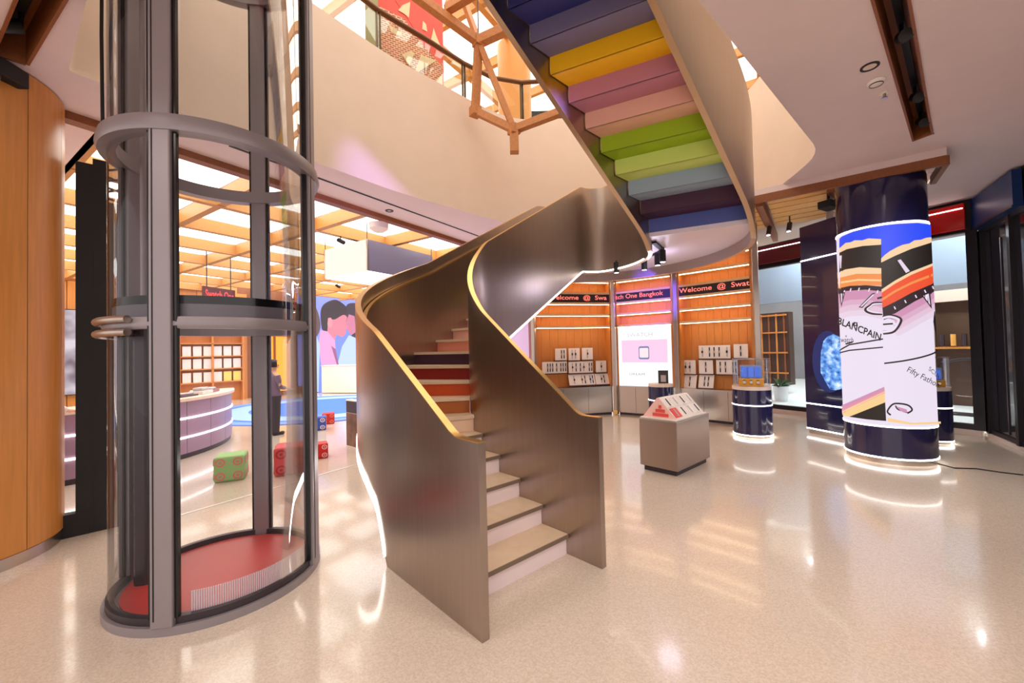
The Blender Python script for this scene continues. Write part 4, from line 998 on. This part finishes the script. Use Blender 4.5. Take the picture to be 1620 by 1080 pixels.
# wooden shelving of the left hall with white cards
x0, x1 = lp(283, 560)[0], lp(384, 560)[0]
lsh = thing('open_shelving', 'orange wood shelving with white product boxes seen through the lift glass', 'shelving', lw(x0, 0, 0), lang)
SW = x1 - x0
MB().b(0, SW, .22, .27, 0, 3.2).build('back_panel', cabw, lsh, world=False)
for z in (.75, 1.25, 1.72, 2.2, 2.7, 3.2): MB().b(0, SW, -.08, .22, z - .02, z + .02).build('shelf', cabw, lsh, world=False)
for x in (0, SW / 2, SW): MB().b(x - .03, x + .03, -.08, .22, 0, 3.2).build('upright', cabw, lsh, world=False)
random.seed(11)
k = 0
for zi, z in enumerate((.77, 1.27, 1.74)):
    for i in range(6):
        x = .10 + i * (SW - .1) / 6
        o = MB().b(0, (SW - .1) / 6 * .8, .0, .06, 0, .36).build('product_box', mat('box_yellow', rgb(250, 226, 120), .5) if (zi == 0 and i > 3) else cardm); p = lw(x0 + x, .02, z); o.location = p; o.rotation_euler = (0, 0, lang)
        tag(o, ('yellow' if (zi == 0 and i > 3) else 'white') + ' product box on the ' + ('lowest', 'second', 'third')[zi] + ' shelf of the left hall, ' + ('first', 'second', 'third', 'fourth', 'fifth', 'last')[i] + ' from the left', 'box', 'boxes on the left hall shelving')
# amber panel and grey screen
x0, x1 = lp(418, 560)[0], lp(462, 560)[0]
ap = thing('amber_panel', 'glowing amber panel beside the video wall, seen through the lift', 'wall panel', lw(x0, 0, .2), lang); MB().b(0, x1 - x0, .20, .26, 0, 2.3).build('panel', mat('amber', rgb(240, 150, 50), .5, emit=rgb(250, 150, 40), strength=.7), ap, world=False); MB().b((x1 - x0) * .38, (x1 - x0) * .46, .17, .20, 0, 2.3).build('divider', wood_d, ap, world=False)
x0, x1 = lp(60, 540)[0], lp(175, 540)[0]
gs = thing('video_screen', 'blurred grey video screen behind the shutter post', 'screen', lw(x0, 0, .6), lang); gm = glow('grey_video', rgb(150, 132, 140), .9); MB().b(0, x1 - x0, .12, .26, 0, 2.7).build('housing', greyd, gs, world=False)
def _gv():
    nt = gm.node_tree; b_ = nt.nodes['Principled BSDF']; tc = nt.nodes.new('ShaderNodeTexCoord'); nz = nt.nodes.new('ShaderNodeTexNoise'); nz.inputs['Scale'].default_value = 1.6
    cr = nt.nodes.new('ShaderNodeValToRGB'); e = cr.color_ramp.elements; e[0].position = .35; e[0].color = (*rgb(110, 92, 104), 1); e[1].position = .65; e[1].color = (*rgb(206, 196, 206), 1)
    nt.links.new(tc.outputs['Object'], nz.inputs['Vector']); nt.links.new(nz.outputs['Fac'], cr.inputs['Fac']); nt.links.new(cr.outputs['Color'], b_.inputs['Emission Color'])
_gv()
MB().b(.03, x1 - x0 - .03, .10, .12, .03, 2.67).build('display', gm, gs, world=False)
# curved counter with light lines
CC = (-8.25, 7.15, 0); CR = 2.72
ctr = thing('curved_counter', 'curved service counter with white light lines and pale top', 'counter', CC)
a0, a1 = math.radians(-52), math.radians(42)
lil = mat('counter_lilac', rgb(170, 140, 168), .35)
for i in range(8):
    b0, b1 = a0 + (a1 - a0) * i / 8 + .002, a0 + (a1 - a0) * (i + 1) / 8 - .002
    MB().ring(CR - .04, CR, .08, .96, CC, 6, b0, b1).build('front_panel', lil, ctr, smooth=True)
MB().ring(CR - .7, CR - .02, 0, .08, CC, 40, a0, a1).build('plinth', greyd, ctr, smooth=True); MB().ring(CR - .7, CR + .05, .96, 1.01, CC, 40, a0, a1).build('counter_top', mat('counter_cream', rgb(250, 226, 204), .35), ctr, smooth=True)
MB().ring(CR - .7, CR - .66, .08, .96, CC, 40, a0, a1).build('rear_panel', lil, ctr, smooth=True)
for z in (.34, .66): MB().ring(CR, CR + .012, z, z + .025, CC, 48, a0, a1).build('light_line', led, ctr, smooth=True)
for k, (a, h, col, lab) in enumerate(((-.30, .10, (60, 40, 60), 'dark watch tray lying on the curved counter, nearest the column'), (.02, .06, (90, 60, 80), 'flat plum watch tray in the middle of the curved counter'), (.22, .12, (240, 230, 226), 'white product box standing on the curved counter'), (.38, .09, (150, 90, 110), 'pink watch tray at the far end of the curved counter'))):
    p = (CC[0] + math.cos(a) * (CR - .3), CC[1] + math.sin(a) * (CR - .3), 1.012); r = thing('watch_tray', lab, 'tray', p, a); MB().b(-.12, .12, -.2, .2, 0, h * .5).build('tray', mat('tray_%d' % k, rgb(*col), .4), r, world=False, bevel=.008); MB().b(-.08, .08, -.14, .14, h * .5, h).build('watch_cushion', strapg, r, world=False, bevel=.02)
# red running-text sign
p = aty(322, 452, 9.6); q = aty(372, 458, 10.4); rsa = math.atan2(q[1] - p[1], q[0] - p[0])
rs = thing('led_sign', 'red running-text sign hanging below the glowing ceiling, seen through the lift', 'sign', (p[0], p[1], 3.05), rsa); W_ = math.dist(p[:2], q[:2]); MB().b(0, W_, 0, .05, 0, .34).build('board', mat('sign_maroon', rgb(90, 24, 28), .5), rs, world=False)
vs, fs = fit_text('Swatch One', .04, W_ - .04, .07, .27, bold=.02); MB().add([(x, -.004, z) for x, z in vs], fs).build('lettering', glow('sign_red', rgb(255, 60, 60), 1.5), rs, world=False)
for x in (.1, W_ - .1): MB().b(x - .008, x + .008, .02, .036, .34, 1.2).build('hanger', greyd, rs, world=False)
# blue rug
rg = MB(); cx, cy = -6.1, 13.4; rg.cyl(3.5, .0, .012, (cx, cy, 0), 64)
rug = thing('round_rug', 'big round blue rug in front of the video wall', 'rug', (cx, cy, 0)); rg.build('pile', mat('rug_blue', rgb(60, 118, 226), .7), rug)
MB().ring(2.2, 2.9, .012, .016, (cx, cy, 0), 64).build('sheen_ring', mat('rug_sheen', rgb(150, 190, 236), .6), rug); MB().ring(3.1, 3.45, .012, .016, (cx, cy, 0), 64).build('edge_sheen_ring', mat('rug_edge_sheen', rgb(112, 150, 230), .6), rug)  # lighter rings paint reflection stripes into the rug's colour
# white desk in front of the video wall
c0, c1 = atz(509, 622), atz(566, 622); da = math.atan2(c1[1] - c0[1], c1[0] - c0[0]); dl = math.dist(c0[:2], c1[:2])
dk = thing('white_desk', 'plain white block desk standing before the video wall', 'desk', (c0[0], c0[1], .02), da); MB().b(0, dl, 0, .6, 0, 1.16).build('body', mat('desk_white', rgb(248, 236, 224), .4), dk, world=False, bevel=.01); MB().b(-.02, dl + .02, -.02, .62, 1.16, 1.20).build('top', cardm, dk, world=False, bevel=.01)
# patterned cube stools
def pouf(px0, px1, py, col, col2, label, yaw=.6, dep=None):
    a, b_ = atz(px0, py), atz(px1, py); size = np.linalg.norm(b_ - a) / (math.cos(yaw % (PI / 2)) + math.sin(yaw % (PI / 2))) ; c = (a + b_) / 2 + np.array([0, size * .45, 0])
    r = thing('cube_stool', label, 'stool', (c[0], c[1], 0), yaw, 'patterned cube stools'); h = size / 2; size_z = size * .95
    MB().b(-h, h, -h, h, 0, size_z).build('cube', mat('stool_%d_%d_%d' % col, rgb(*col), .6), r, world=False, bevel=size * .09)
    m2 = mat('stoolprint_%d_%d_%d' % col2, rgb(*col2), .6)
    for f in range(3):
        rot = (0, -PI / 2, PI / 2)[f]
        for (u0, v0) in ((.28, .28), (-.28, .28), (.28, -.28), (-.28, -.28)):
            q = MB(); n2 = 12; pts = []
            for ring_r in (.17, .11):
                for k in range(n2): pts.append((u0 + ring_r * math.cos(2 * PI * k / n2), v0 + ring_r * math.sin(2 * PI * k / n2)))
            w3 = []
            for u_, v_ in pts:
                if f < 3: x, y = u_ * size, -h - .003; cx_, sx_ = math.cos(rot), math.sin(rot); w3.append((x * cx_ - y * sx_, x * sx_ + y * cx_, size_z / 2 + v_ * size * .92))
            q.add(w3, [(k, (k + 1) % n2, n2 + (k + 1) % n2, n2 + k) for k in range(n2)]); q.build('printed_ring', m2, r, world=False)
            w4 = []
            for k in range(8):
                u_, v_ = u0 + .05 * math.cos(2 * PI * k / 8), v0 + .05 * math.sin(2 * PI * k / 8); x, y = u_ * size, -h - .003; cx_, sx_ = math.cos(rot), math.sin(rot); w4.append((x * cx_ - y * sx_, x * sx_ + y * cx_, size_z / 2 + v_ * size * .92))
            MB().add(w4, [tuple(range(8))]).build('printed_dot', m2, r, world=False)
pouf(327, 380, 762, (150, 196, 120), (226, 120, 120), 'green patterned cube stool seen through the lift glass', .45)
pouf(420, 480, 752, (220, 70, 76), (170, 24, 36), 'large red patterned cube stool seen through the lift glass', .45)
pouf(484, 516, 726, (206, 34, 34), (246, 200, 196), 'red cube stool with white flower print right beside the lift', .5)
pouf(486, 513, 681, (44, 84, 180), (244, 214, 206), 'blue cube stool with pale ring print', .4)
pouf(505, 527, 671, (206, 40, 36), (240, 130, 110), 'far red cube stool behind the blue one', .4)
# picture stand by the stairs
a, b_ = atz(548, 706), atz(571, 712)
ps = thing('picture_stand', 'narrow white stand with a dark printed picture beside the staircase', 'display stand', (a[0], a[1], 0), math.atan2(b_[1] - a[1], b_[0] - a[0])); L_ = math.dist(a[:2], b_[:2])
MB().b(0, L_, 0, .12, 0, .86).build('body', cardm, ps, world=False, bevel=.005); pm_ = mat('picture_print', rgb(120, 84, 66), .5); vary(pm_, 7, .8, (1, 1, .5)); MB().b(.02, L_ - .02, -.006, 0, .03, .62).build('picture', pm_, ps, world=False); MB().b(.02, L_ - .02, -.006, 0, .63, .84).build('header', greyd, ps, world=False)
# hanging cube of screens
hc = thing('hanging_screen_cube', 'cube of screens hanging from the glowing ceiling behind the staircase', 'hanging screen', (-3.0, 8.5, 3.44), AX)
MB().b(0, 1.9, -.02, 0, 0, .66).build('screen', mat('screen_grey', rgb(112, 108, 130), .15, emit=rgb(96, 92, 120), strength=.12), hc, world=False); MB().b(-.02, 0, 0, 1.5, 0, .66).build('lit_side', glow('cube_side', (.95, .93, .82), .75), hc, world=False)
MB().b(0, 1.9, 0, 1.5, .0, .02).build('lit_base', glow('cube_base', (1, .97, .95), 2.5), hc, world=False); MB().b(0, 1.9, 0, 1.5, .64, .66).build('lid', greyd, hc, world=False)
for x, y in ((0, 0), (1.9, 0), (0, 1.5), (1.9, 1.5)): MB().b(x - .02, x + .02, y - .02, y + .02, 0, .66).build('corner', chrome, hc, world=False); MB().b(x - .006, x + .006, y - .006, y + .006, .66, 1.03).build('hanger', greyd, hc, world=False)
# spotlights on the coffered ceiling
for k, (a_, b2) in enumerate(((4.9, 7.7), (6.6, 9.4), (8.3, 9.4), (10.0, 11.1), (8.3, 12.9))):
    p = ab(a_ + .35, b2); r = thing('coffer_spotlight', 'small black spotlight on the coffered ceiling beams, ' + ('nearest the lift', 'second from the lift', 'third from the lift', 'fourth from the lift', 'furthest from the lift')[k], 'spotlight', (p[0], p[1], CZ), 0, 'spotlights on the coffers')
    MB().cyl(.012, -.08, 0, (p[0], p[1], CZ), 8).build('stem', black, r); MB().tube([(p[0] - .05, p[1], CZ - .07), (p[0] + .09, p[1] - .05, CZ - .15)], .045, 12).build('lamp_body', black, r, smooth=True)

# ------------------------------------------------------------------ people in the left hall
def person(name, label, loc, rz, J, R, edges, parts):
    """J joints in metres, one skinned surface; parts adds clothing, hair and face"""
    r = thing(name, label, 'person', loc, rz)
    me = bpy.data.meshes.new('body'); ids = list(J); me.from_pydata([J[i] for i in ids], [(ids.index(a), ids.index(b_)) for a, b_ in edges], [])
    o = bpy.data.objects.new('body', me); COL.objects.link(o); o.parent = r
    sk = o.modifiers.new('skin', 'SKIN'); sk.use_smooth_shade = True
    for i, n2 in enumerate(ids):
        v = me.skin_vertices[0].data[i]; v.radius = R[n2] if isinstance(R[n2], tuple) else (R[n2], R[n2]); v.use_root = (n2 == 'pelvis')
    ss = o.modifiers.new('sub', 'SUBSURF'); ss.levels = 2; ss.render_levels = 2
    return r, o
skin = mat('skin', rgb(222, 168, 138), .5); hairm = mat('hair_dark', rgb(34, 26, 28), .5)
def figure(label, loc, rz, top, bottom, h=1.62, reach=True):
    k = h / 1.7
    J = dict(pelvis=(0, 0, .95), belly=(0, .01, 1.08), chest=(0, .02, 1.28), neck0=(0, .0, 1.43), neck=(0, -.01, 1.50), head0=(0, -.02, 1.57), head=(0, -.02, 1.64),
             shL=(.16, .01, 1.39), elL=(.22, -.03, 1.13), wrL=(.16, -.26, 1.06), paL=(.14, -.33, 1.05), shR=(-.16, .01, 1.39), elR=(-.22, -.03, 1.13), wrR=(-.16, -.26, 1.06), paR=(-.14, -.33, 1.05),
             hiL=(.09, 0, .90), knL=(.10, -.02, .50), anL=(.10, .02, .09), toL=(.11, -.13, .04), hiR=(-.09, 0, .90), knR=(-.10, -.02, .50), anR=(-.10, .02, .09), toR=(-.11, -.13, .04))
    R = dict(pelvis=(.15, .10), belly=(.13, .09), chest=(.15, .10), neck0=.055, neck=.05, head0=(.07, .08), head=(.075, .09), shL=.055, elL=.042, wrL=.027, paL=(.03, .018), shR=.055, elR=.042, wrR=.027, paR=(.03, .018), hiL=.085, knL=.06, anL=.04, toL=(.035, .03), hiR=.085, knR=.06, anR=.04, toR=(.035, .03))
    for side, sx in (('L', 1), ('R', -1)):
        pa = J['pa' + side]
        for f, (dx, ln2) in enumerate(((-.028, .070), (-.009, .080), (.010, .075), (.028, .060))):
            J['f%s%da' % (side, f)] = (pa[0] + dx, pa[1] - .035, pa[2] + .004); J['f%s%db' % (side, f)] = (pa[0] + dx * 1.15, pa[1] - .035 - ln2 * .55, pa[2] - .004); J['f%s%dc' % (side, f)] = (pa[0] + dx * 1.2, pa[1] - .035 - ln2 * .9, pa[2] - .028)
            for c in 'abc': R['f%s%d%s' % (side, f, c)] = .009
        J['t%sa' % side] = (pa[0] - sx * .04, pa[1] + .005, pa[2] - .005); J['t%sb' % side] = (pa[0] - sx * .062, pa[1] - .03, pa[2] - .015); R['t%sa' % side] = .011; R['t%sb' % side] = .009
    J = {a: tuple(np.array(b_) * k) for a, b_ in J.items()}; R = {a: (tuple(np.array(b_) * k) if isinstance(b_, tuple) else b_ * k) for a, b_ in R.items()}
    E = [('pelvis', 'belly'), ('belly', 'chest'), ('chest', 'neck0'), ('neck0', 'neck'), ('neck', 'head0'), ('head0', 'head')]
    for s_ in 'LR':
        E += [('neck0', 'sh' + s_), ('sh' + s_, 'el' + s_), ('el' + s_, 'wr' + s_), ('wr' + s_, 'pa' + s_), ('pelvis', 'hi' + s_), ('hi' + s_, 'kn' + s_), ('kn' + s_, 'an' + s_), ('an' + s_, 'to' + s_), ('pa' + s_, 't%sa' % s_), ('t%sa' % s_, 't%sb' % s_)]
        for f in range(4): E += [('pa' + s_, 'f%s%da' % (s_, f)), ('f%s%da' % (s_, f), 'f%s%db' % (s_, f)), ('f%s%db' % (s_, f), 'f%s%dc' % (s_, f))]
    r, o = person('person', label, loc, rz, J, R, E, None)
    o.data.materials.append(skin)
    # clothes
    def dress(nm, zs, m):
        mb = MB(); pf = []; n2 = 24; vs = []
        for z, rx, ry, y in zs:
            for q in range(n2): vs.append((k * rx * math.cos(2 * PI * q / n2), k * (y + ry * math.sin(2 * PI * q / n2)), k * z))
        mb.add(vs, [(i * n2 + q, i * n2 + (q + 1) % n2, (i + 1) * n2 + (q + 1) % n2, (i + 1) * n2 + q) for i in range(len(zs) - 1) for q in range(n2)]); return mb.build(nm, m, r, world=False, smooth=True)
    dress('top_garment', [(.86, .19, .145, 0), (1.0, .18, .135, .0), (1.12, .165, .125, .01), (1.28, .19, .14, .02), (1.39, .185, .115, .01), (1.44, .10, .08, 0), (1.465, .07, .07, 0)], top)
    for sx in (-1, 1):
        dress('trouser_leg', [(.06, .075, .075, .01), (.30, .08, .08, .0), (.5, .085, .085, -.01), (.75, .105, .10, 0), (.92, .11, .12, 0)], bottom).location.x = sx * .095 * k
        pts = [np.array(J[a + ('L' if sx > 0 else 'R')]) for a in ('sh', 'el', 'wr')]; MB().tube([pts[0], (pts[0] + pts[1]) / 2, pts[1], pts[1] * .45 + pts[2] * .55], [.075 * k, .068 * k, .058 * k, .046 * k], 14, cap=False).build('sleeve', top, r, world=False, smooth=True)
        MB().box((sx * .105 * k, -.05 * k, .04 * k), (.09 * k, .26 * k, .075 * k)).build('shoe', black, r, world=False, bevel=.02)
        e = MB().lathe([(0, -.011), (.009, -.006), (.011, 0), (.009, .006), (0, .011)], (sx * .03 * k, -.108 * k, 1.635 * k), 10); e.build('eye', mat('eye_dark', rgb(30, 22, 22), .2), r, world=False, smooth=True)
    MB().lathe([(0, .115), (.06, .10), (.092, .05), (.098, -.01), (.09, -.06)], (0, .012 * k, 1.655 * k), 24, math.radians(-30), math.radians(210)).build('hair', hairm, r, world=False, smooth=True)
    MB().lathe([(0, .115), (.06, .104), (.094, .066)], (0, .0, 1.652 * k), 24).build('hair_top', hairm, r, world=False, smooth=True)
    MB().box((0, -.115 * k, 1.61 * k), (.022, .03, .04), 0, .5).build('nose', skin, r, world=False, bevel=.006); MB().box((0, -.103 * k, 1.575 * k), (.045, .012, .010)).build('mouth', mat('lips', rgb(176, 96, 92), .5), r, world=False, bevel=.003)
    return r
lilac = mat('cloth_lilac', rgb(120, 100, 124), .7); dkcl = mat('cloth_dark', rgb(52, 44, 54), .7); whcl = mat('cloth_white', rgb(220, 210, 208), .7)
figure('person in a lilac grey top standing beyond the lift, facing the video wall', (-5.15, 8.75, 0), math.radians(150), lilac, dkcl, 1.55)
figure('person behind the wooden column resting both hands over the curved counter', (-5.97, 5.08, 0), math.radians(186), whcl, dkcl, 1.66)

# ------------------------------------------------------------------ upper floor seen through the opening
UZ = 9.35
uc = MB(); uc.add([(-14, 4, UZ + .3), (14, 4, UZ + .3), (14, 20, UZ + .3), (-14, 20, UZ + .3)], [(0, 1, 2, 3)]); uc = struct(uc.build('ceiling', cream))
ub = None
for i in range(12):
    for j in range(9):
        c = ab(-4 + i * 1.72, 1.0 + j * 1.72)
        if c[0] < -13 or c[0] > 12: continue
        if ub is None: ub = MB().b(-.76, .76, -.76, .76, -.02, 0).build('light_panel', panel_u, uc, world=False); o = ub
        else: o = ub.copy(); COL.objects.link(o); o.parent = uc
        o.location = (c[0], c[1], UZ + .24); o.rotation_euler = (0, 0, AX)
for j in range(10): MB().bar((*ab(-4.9, .14 + j * 1.72), UZ + .12), (*ab(16, .14 + j * 1.72), UZ + .12), .14, .24).build('beam', wood_g, uc)
for i in range(13): MB().bar((*ab(-4.86 + i * 1.72, .1), UZ + .125), (*ab(-4.86 + i * 1.72, 15.6), UZ + .125), .12, .23).build('beam', wood_g, uc)
uw = MB(); uw.add([(-14, 15, FZ), (14, 15, FZ), (14, 15, UZ + .4), (-14, 15, UZ + .4)], [(0, 1, 2, 3)]); struct(uw.build('wall_upper_back', mat('upper_wall', rgb(236, 200, 140), .6)))
# glass balustrade
rl = thing('glass_railing', 'glass railing with dark handrail along the upper floor edge', 'railing', (-2.6, 5.6, FZ))
edge_pts = [(-3.62, 4.0), (-2.66, 5.35), (-1.90, 6.38), (-1.22, 7.05), (-.66, 7.64), (-.12, 8.08), (.48, 8.25), (1.4, 8.2)]
off = [(p[0] - .16, p[1] + .12) for p in edge_pts]
MB().tube([(p[0], p[1], FZ + .98) for p in off], .045, 10).build('handrail', mat('rail_brown', rgb(110, 72, 44), .35, .5), rl, smooth=True)
for k, p in enumerate(off[:-1]):
    q = off[k + 1]; m_ = ((p[0] + q[0]) / 2, (p[1] + q[1]) / 2)
    for t_ in ((p,) if k % 2 == 0 else ()):
        for dx in (-.02, .02): MB().box((t_[0] + dx, t_[1] + dx, FZ + .48), (.02, .035, .96), AX).build('baluster', mat('baluster_bronze', rgb(96, 78, 58), .3, .7), rl)
    MB().bar((p[0], p[1], FZ + .48), (q[0], q[1], FZ + .48), .012, .86).build('glass_pane', GLR, rl)
# red patterned wall
RWA = aty(595, 60, 7.5); rwa = math.radians(28)
rw = thing('red_feature_wall', 'red patterned feature wall with cream shards on the upper floor', 'feature wall', (RWA[0], RWA[1], FZ), rwa)
RWL = onplane(701, 60, RWA, rwa)[0]
redw = mat('feature_red', rgb(238, 92, 80), .5)
MB().b(0, RWL, 0, .15, 0, 4.2).build('board', redw, rw, world=False)
pat = mat('pattern_red_brown', rgb(196, 90, 70), .5)
def _pat():
    nt = pat.node_tree; b_ = nt.nodes['Principled BSDF']; tc = nt.nodes.new('ShaderNodeTexCoord'); mp = nt.nodes.new('ShaderNodeMapping'); mp.inputs['Rotation'].default_value = (PI / 2, 0, 0); mp.inputs['Rotation'].default_value[1] = .5
    br = nt.nodes.new('ShaderNodeTexBrick'); br.inputs['Scale'].default_value = 6; br.inputs['Color1'].default_value = (*rgb(210, 70, 56), 1); br.inputs['Color2'].default_value = (*rgb(150, 88, 60), 1); br.inputs['Mortar'].default_value = (*rgb(236, 200, 168), 1); br.inputs['Mortar Size'].default_value = .06
    nt.links.new(tc.outputs['Object'], mp.inputs['Vector']); nt.links.new(mp.outputs['Vector'], br.inputs['Vector']); nt.links.new(br.outputs['Color'], b_.inputs['Base Color'])
_pat()
RLAY = [0]
def rpic(poly, m, nm, proud=.0):
    RLAY[0] += 1; y = -.004 * RLAY[0]; pts = [onplane(px, py, RWA, rwa, y) for px, py in poly]; n2 = len(pts)
    MB().add([(x, y, z - FZ) for x, z in pts] + [(x, y + .003, z - FZ) for x, z in pts], [tuple(range(n2)), tuple(range(n2, 2 * n2))[::-1]] + [(k, (k + 1) % n2, n2 + (k + 1) % n2, n2 + k) for k in range(n2)]).build(nm, m, rw, world=False)
rpic([(596, 8), (640, 30), (660, 60), (700, 100), (700, 140), (596, 140)], pat, 'pattern_field'); rpic([(625, 0), (699, 0), (699, 104), (668, 70), (652, 40)], redw, 'red_field')
creamp = mat('shard_cream', rgb(240, 220, 178), .5)
for poly in ([(611, 32), (618, 40), (636, 53), (633, 57), (620, 52)], [(637, 8), (649, 3), (647, 28), (640, 22), (630, 16)], [(669, 33), (674, 38), (676, 50), (668, 46)], [(686, 44), (690, 56), (697, 73), (682, 62)], [(636, 86), (649, 80), (656, 84), (648, 105)], [(666, 86), (690, 96), (655, 118)], [(686, 128), (700, 118), (700, 140), (684, 134)], [(585, 58), (600, 62), (606, 74), (588, 66)]): rpic(poly, creamp, 'shard')
gc = thing('upper_column', 'olive grey square column left of the red wall upstairs', 'column', (*aty(588, 20, 7.2)[:2], FZ)); c = aty(588, 20, 7.2); MB().box((c[0], c[1], FZ + 1.6), (.22, .22, 3.2), .3).build('shaft', mat('olive_grey', rgb(150, 148, 104), .5), gc); MB().box((c[0], c[1], FZ + .05), (.28, .28, .1), .3).build('base', greyd, gc)
# glowing round wooden column upstairs
yc = aty(814, 140, 10.2); yr = thing('upper_wooden_column', 'glowing honey-coloured round column upstairs behind the timber truss', 'column', (yc[0], yc[1], FZ)); MB().cyl(.42, .12, 3.1, (yc[0], yc[1], FZ), 40).build('shaft', mat('honey_wood', rgb(214, 150, 76), .4), yr, smooth=True); MB().ring(.3, .44, 0, .12, (yc[0], yc[1], FZ), 40).build('skirting', chrome, yr, smooth=True)
# clothes-like dark rack with watches
rk = thing('upper_rack', 'dark display rack with hanging watches on the upper floor', 'rack', (*aty(862, 180, 10.6)[:2], FZ)); c = aty(862, 180, 10.6)
MB().box((c[0], c[1] + .2, FZ + .9), (1.3, .06, 1.8)).build('back_board', black, rk); 
for z in (.35, .9, 1.3): MB().box((c[0], c[1], FZ + z), (1.3, .34, .03)).build('shelf', chrome, rk)
for k in range(9): MB().box((c[0] - .5 + k * .125, c[1] - .02, FZ + .72), (.035, .02, .26)).build('watch', cardm if k % 2 else strapg, rk)
# timber truss hanging in the atrium
tr = thing('timber_truss', 'hanging timber truss of thick square beams above the atrium edge', 'timber truss', tuple(aty(813, 207, 7.2)))
def tp(px, py, Y): return tuple(aty(px, py, Y))
J1, J2, J3 = tp(757, 66, 6.9), tp(813, 205, 6.9), tp(752, 176, 7.1)
J4, J5, J6, J7 = tp(640, -20, 6.2), tp(708, 14, 6.6), tp(900, 172, 6.6), tp(818, 38, 6.7)
J8, J9, J10 = tp(722, -30, 7.6), tp(790, -35, 6.0), tp(700, 118, 8.6)
for a, b_, w_ in ((J1, J3, .13), (J3, J2, .12), (J1, J2, .10), (J2, J6, .12), (J4, J1, .13), (J1, J7, .15), (J5, J8, .11), (J1, J8, .09), (J5, J9, .13), (J7, J9, .12)):
    MB().bar(a, b_, w_, w_).build('beam', wood_b, tr, bevel=.006)
MB().bar(J2, (J2[0], J2[1], J2[2] - .40), .15, .15).build('foot_block', wood_b, tr, bevel=.006); 
for p in (J1, J2, J3): MB().box(p, (.17, .17, .17), .6).build('joint_block', wood_b, tr, bevel=.008)
MB().tube([J1, (J1[0], J1[1], UZ + .2)], .012, 6).build('hanger', greyd, tr)

# ------------------------------------------------------------------ track spots, added fill lamps and purple spots
for (x, y, tx, ty, pw) in ((3.1, 3.2, 2.6, 4.6, 260), (4.2, 4.2, 4.6, 6.6, 260), (4.9, 4.8, 6.4, 5.0, 220), (1.6, 1.2, .4, 2.6, 300), (3.2, .6, 2.6, 2.4, 300), (6.6, 3.6, 6.2, 4.2, 260), (-2.9, .6, -2.2, 2.0, 300), (-.4, -.6, -.3, 1.0, 260), (6.4, 9.0, 5.0, 8.9, 120)):
    spot('ceiling_fill_spot', (x, y, CZ - .06), (tx, ty, 0), pw * .5, ang=100, rad=.3, blend=.9)  # wide spots added to brighten the room; only those by the slot have fittings
for x, y, z in ((9.0, 12.2, 5.0), (10.5, 9.0, 5.0), (11.5, 14.5, 5.0)):
    l = bpy.data.lights.new('mall_fill_lamp', 'POINT'); l.energy = 380; l.color = (.9, .97, 1); l.shadow_soft_size = .3; o = bpy.data.objects.new('mall_fill_lamp', l); o.location = (x, y, z); COL.objects.link(o)  # fill points added to brighten the mall beyond the glass
spot('stage_lamp', (1.2, 3.4, 4.05), (-2.0, 6.1, 4.25), 420, (.42, .28, 1), 24, .05, .9)
spot('stage_lamp', (SPP[1][0], SPP[1][1], zl - .35), (3.35, 10.0, 2.9), 900, (.14, .08, 1), 30, .05, .6)
#PART6
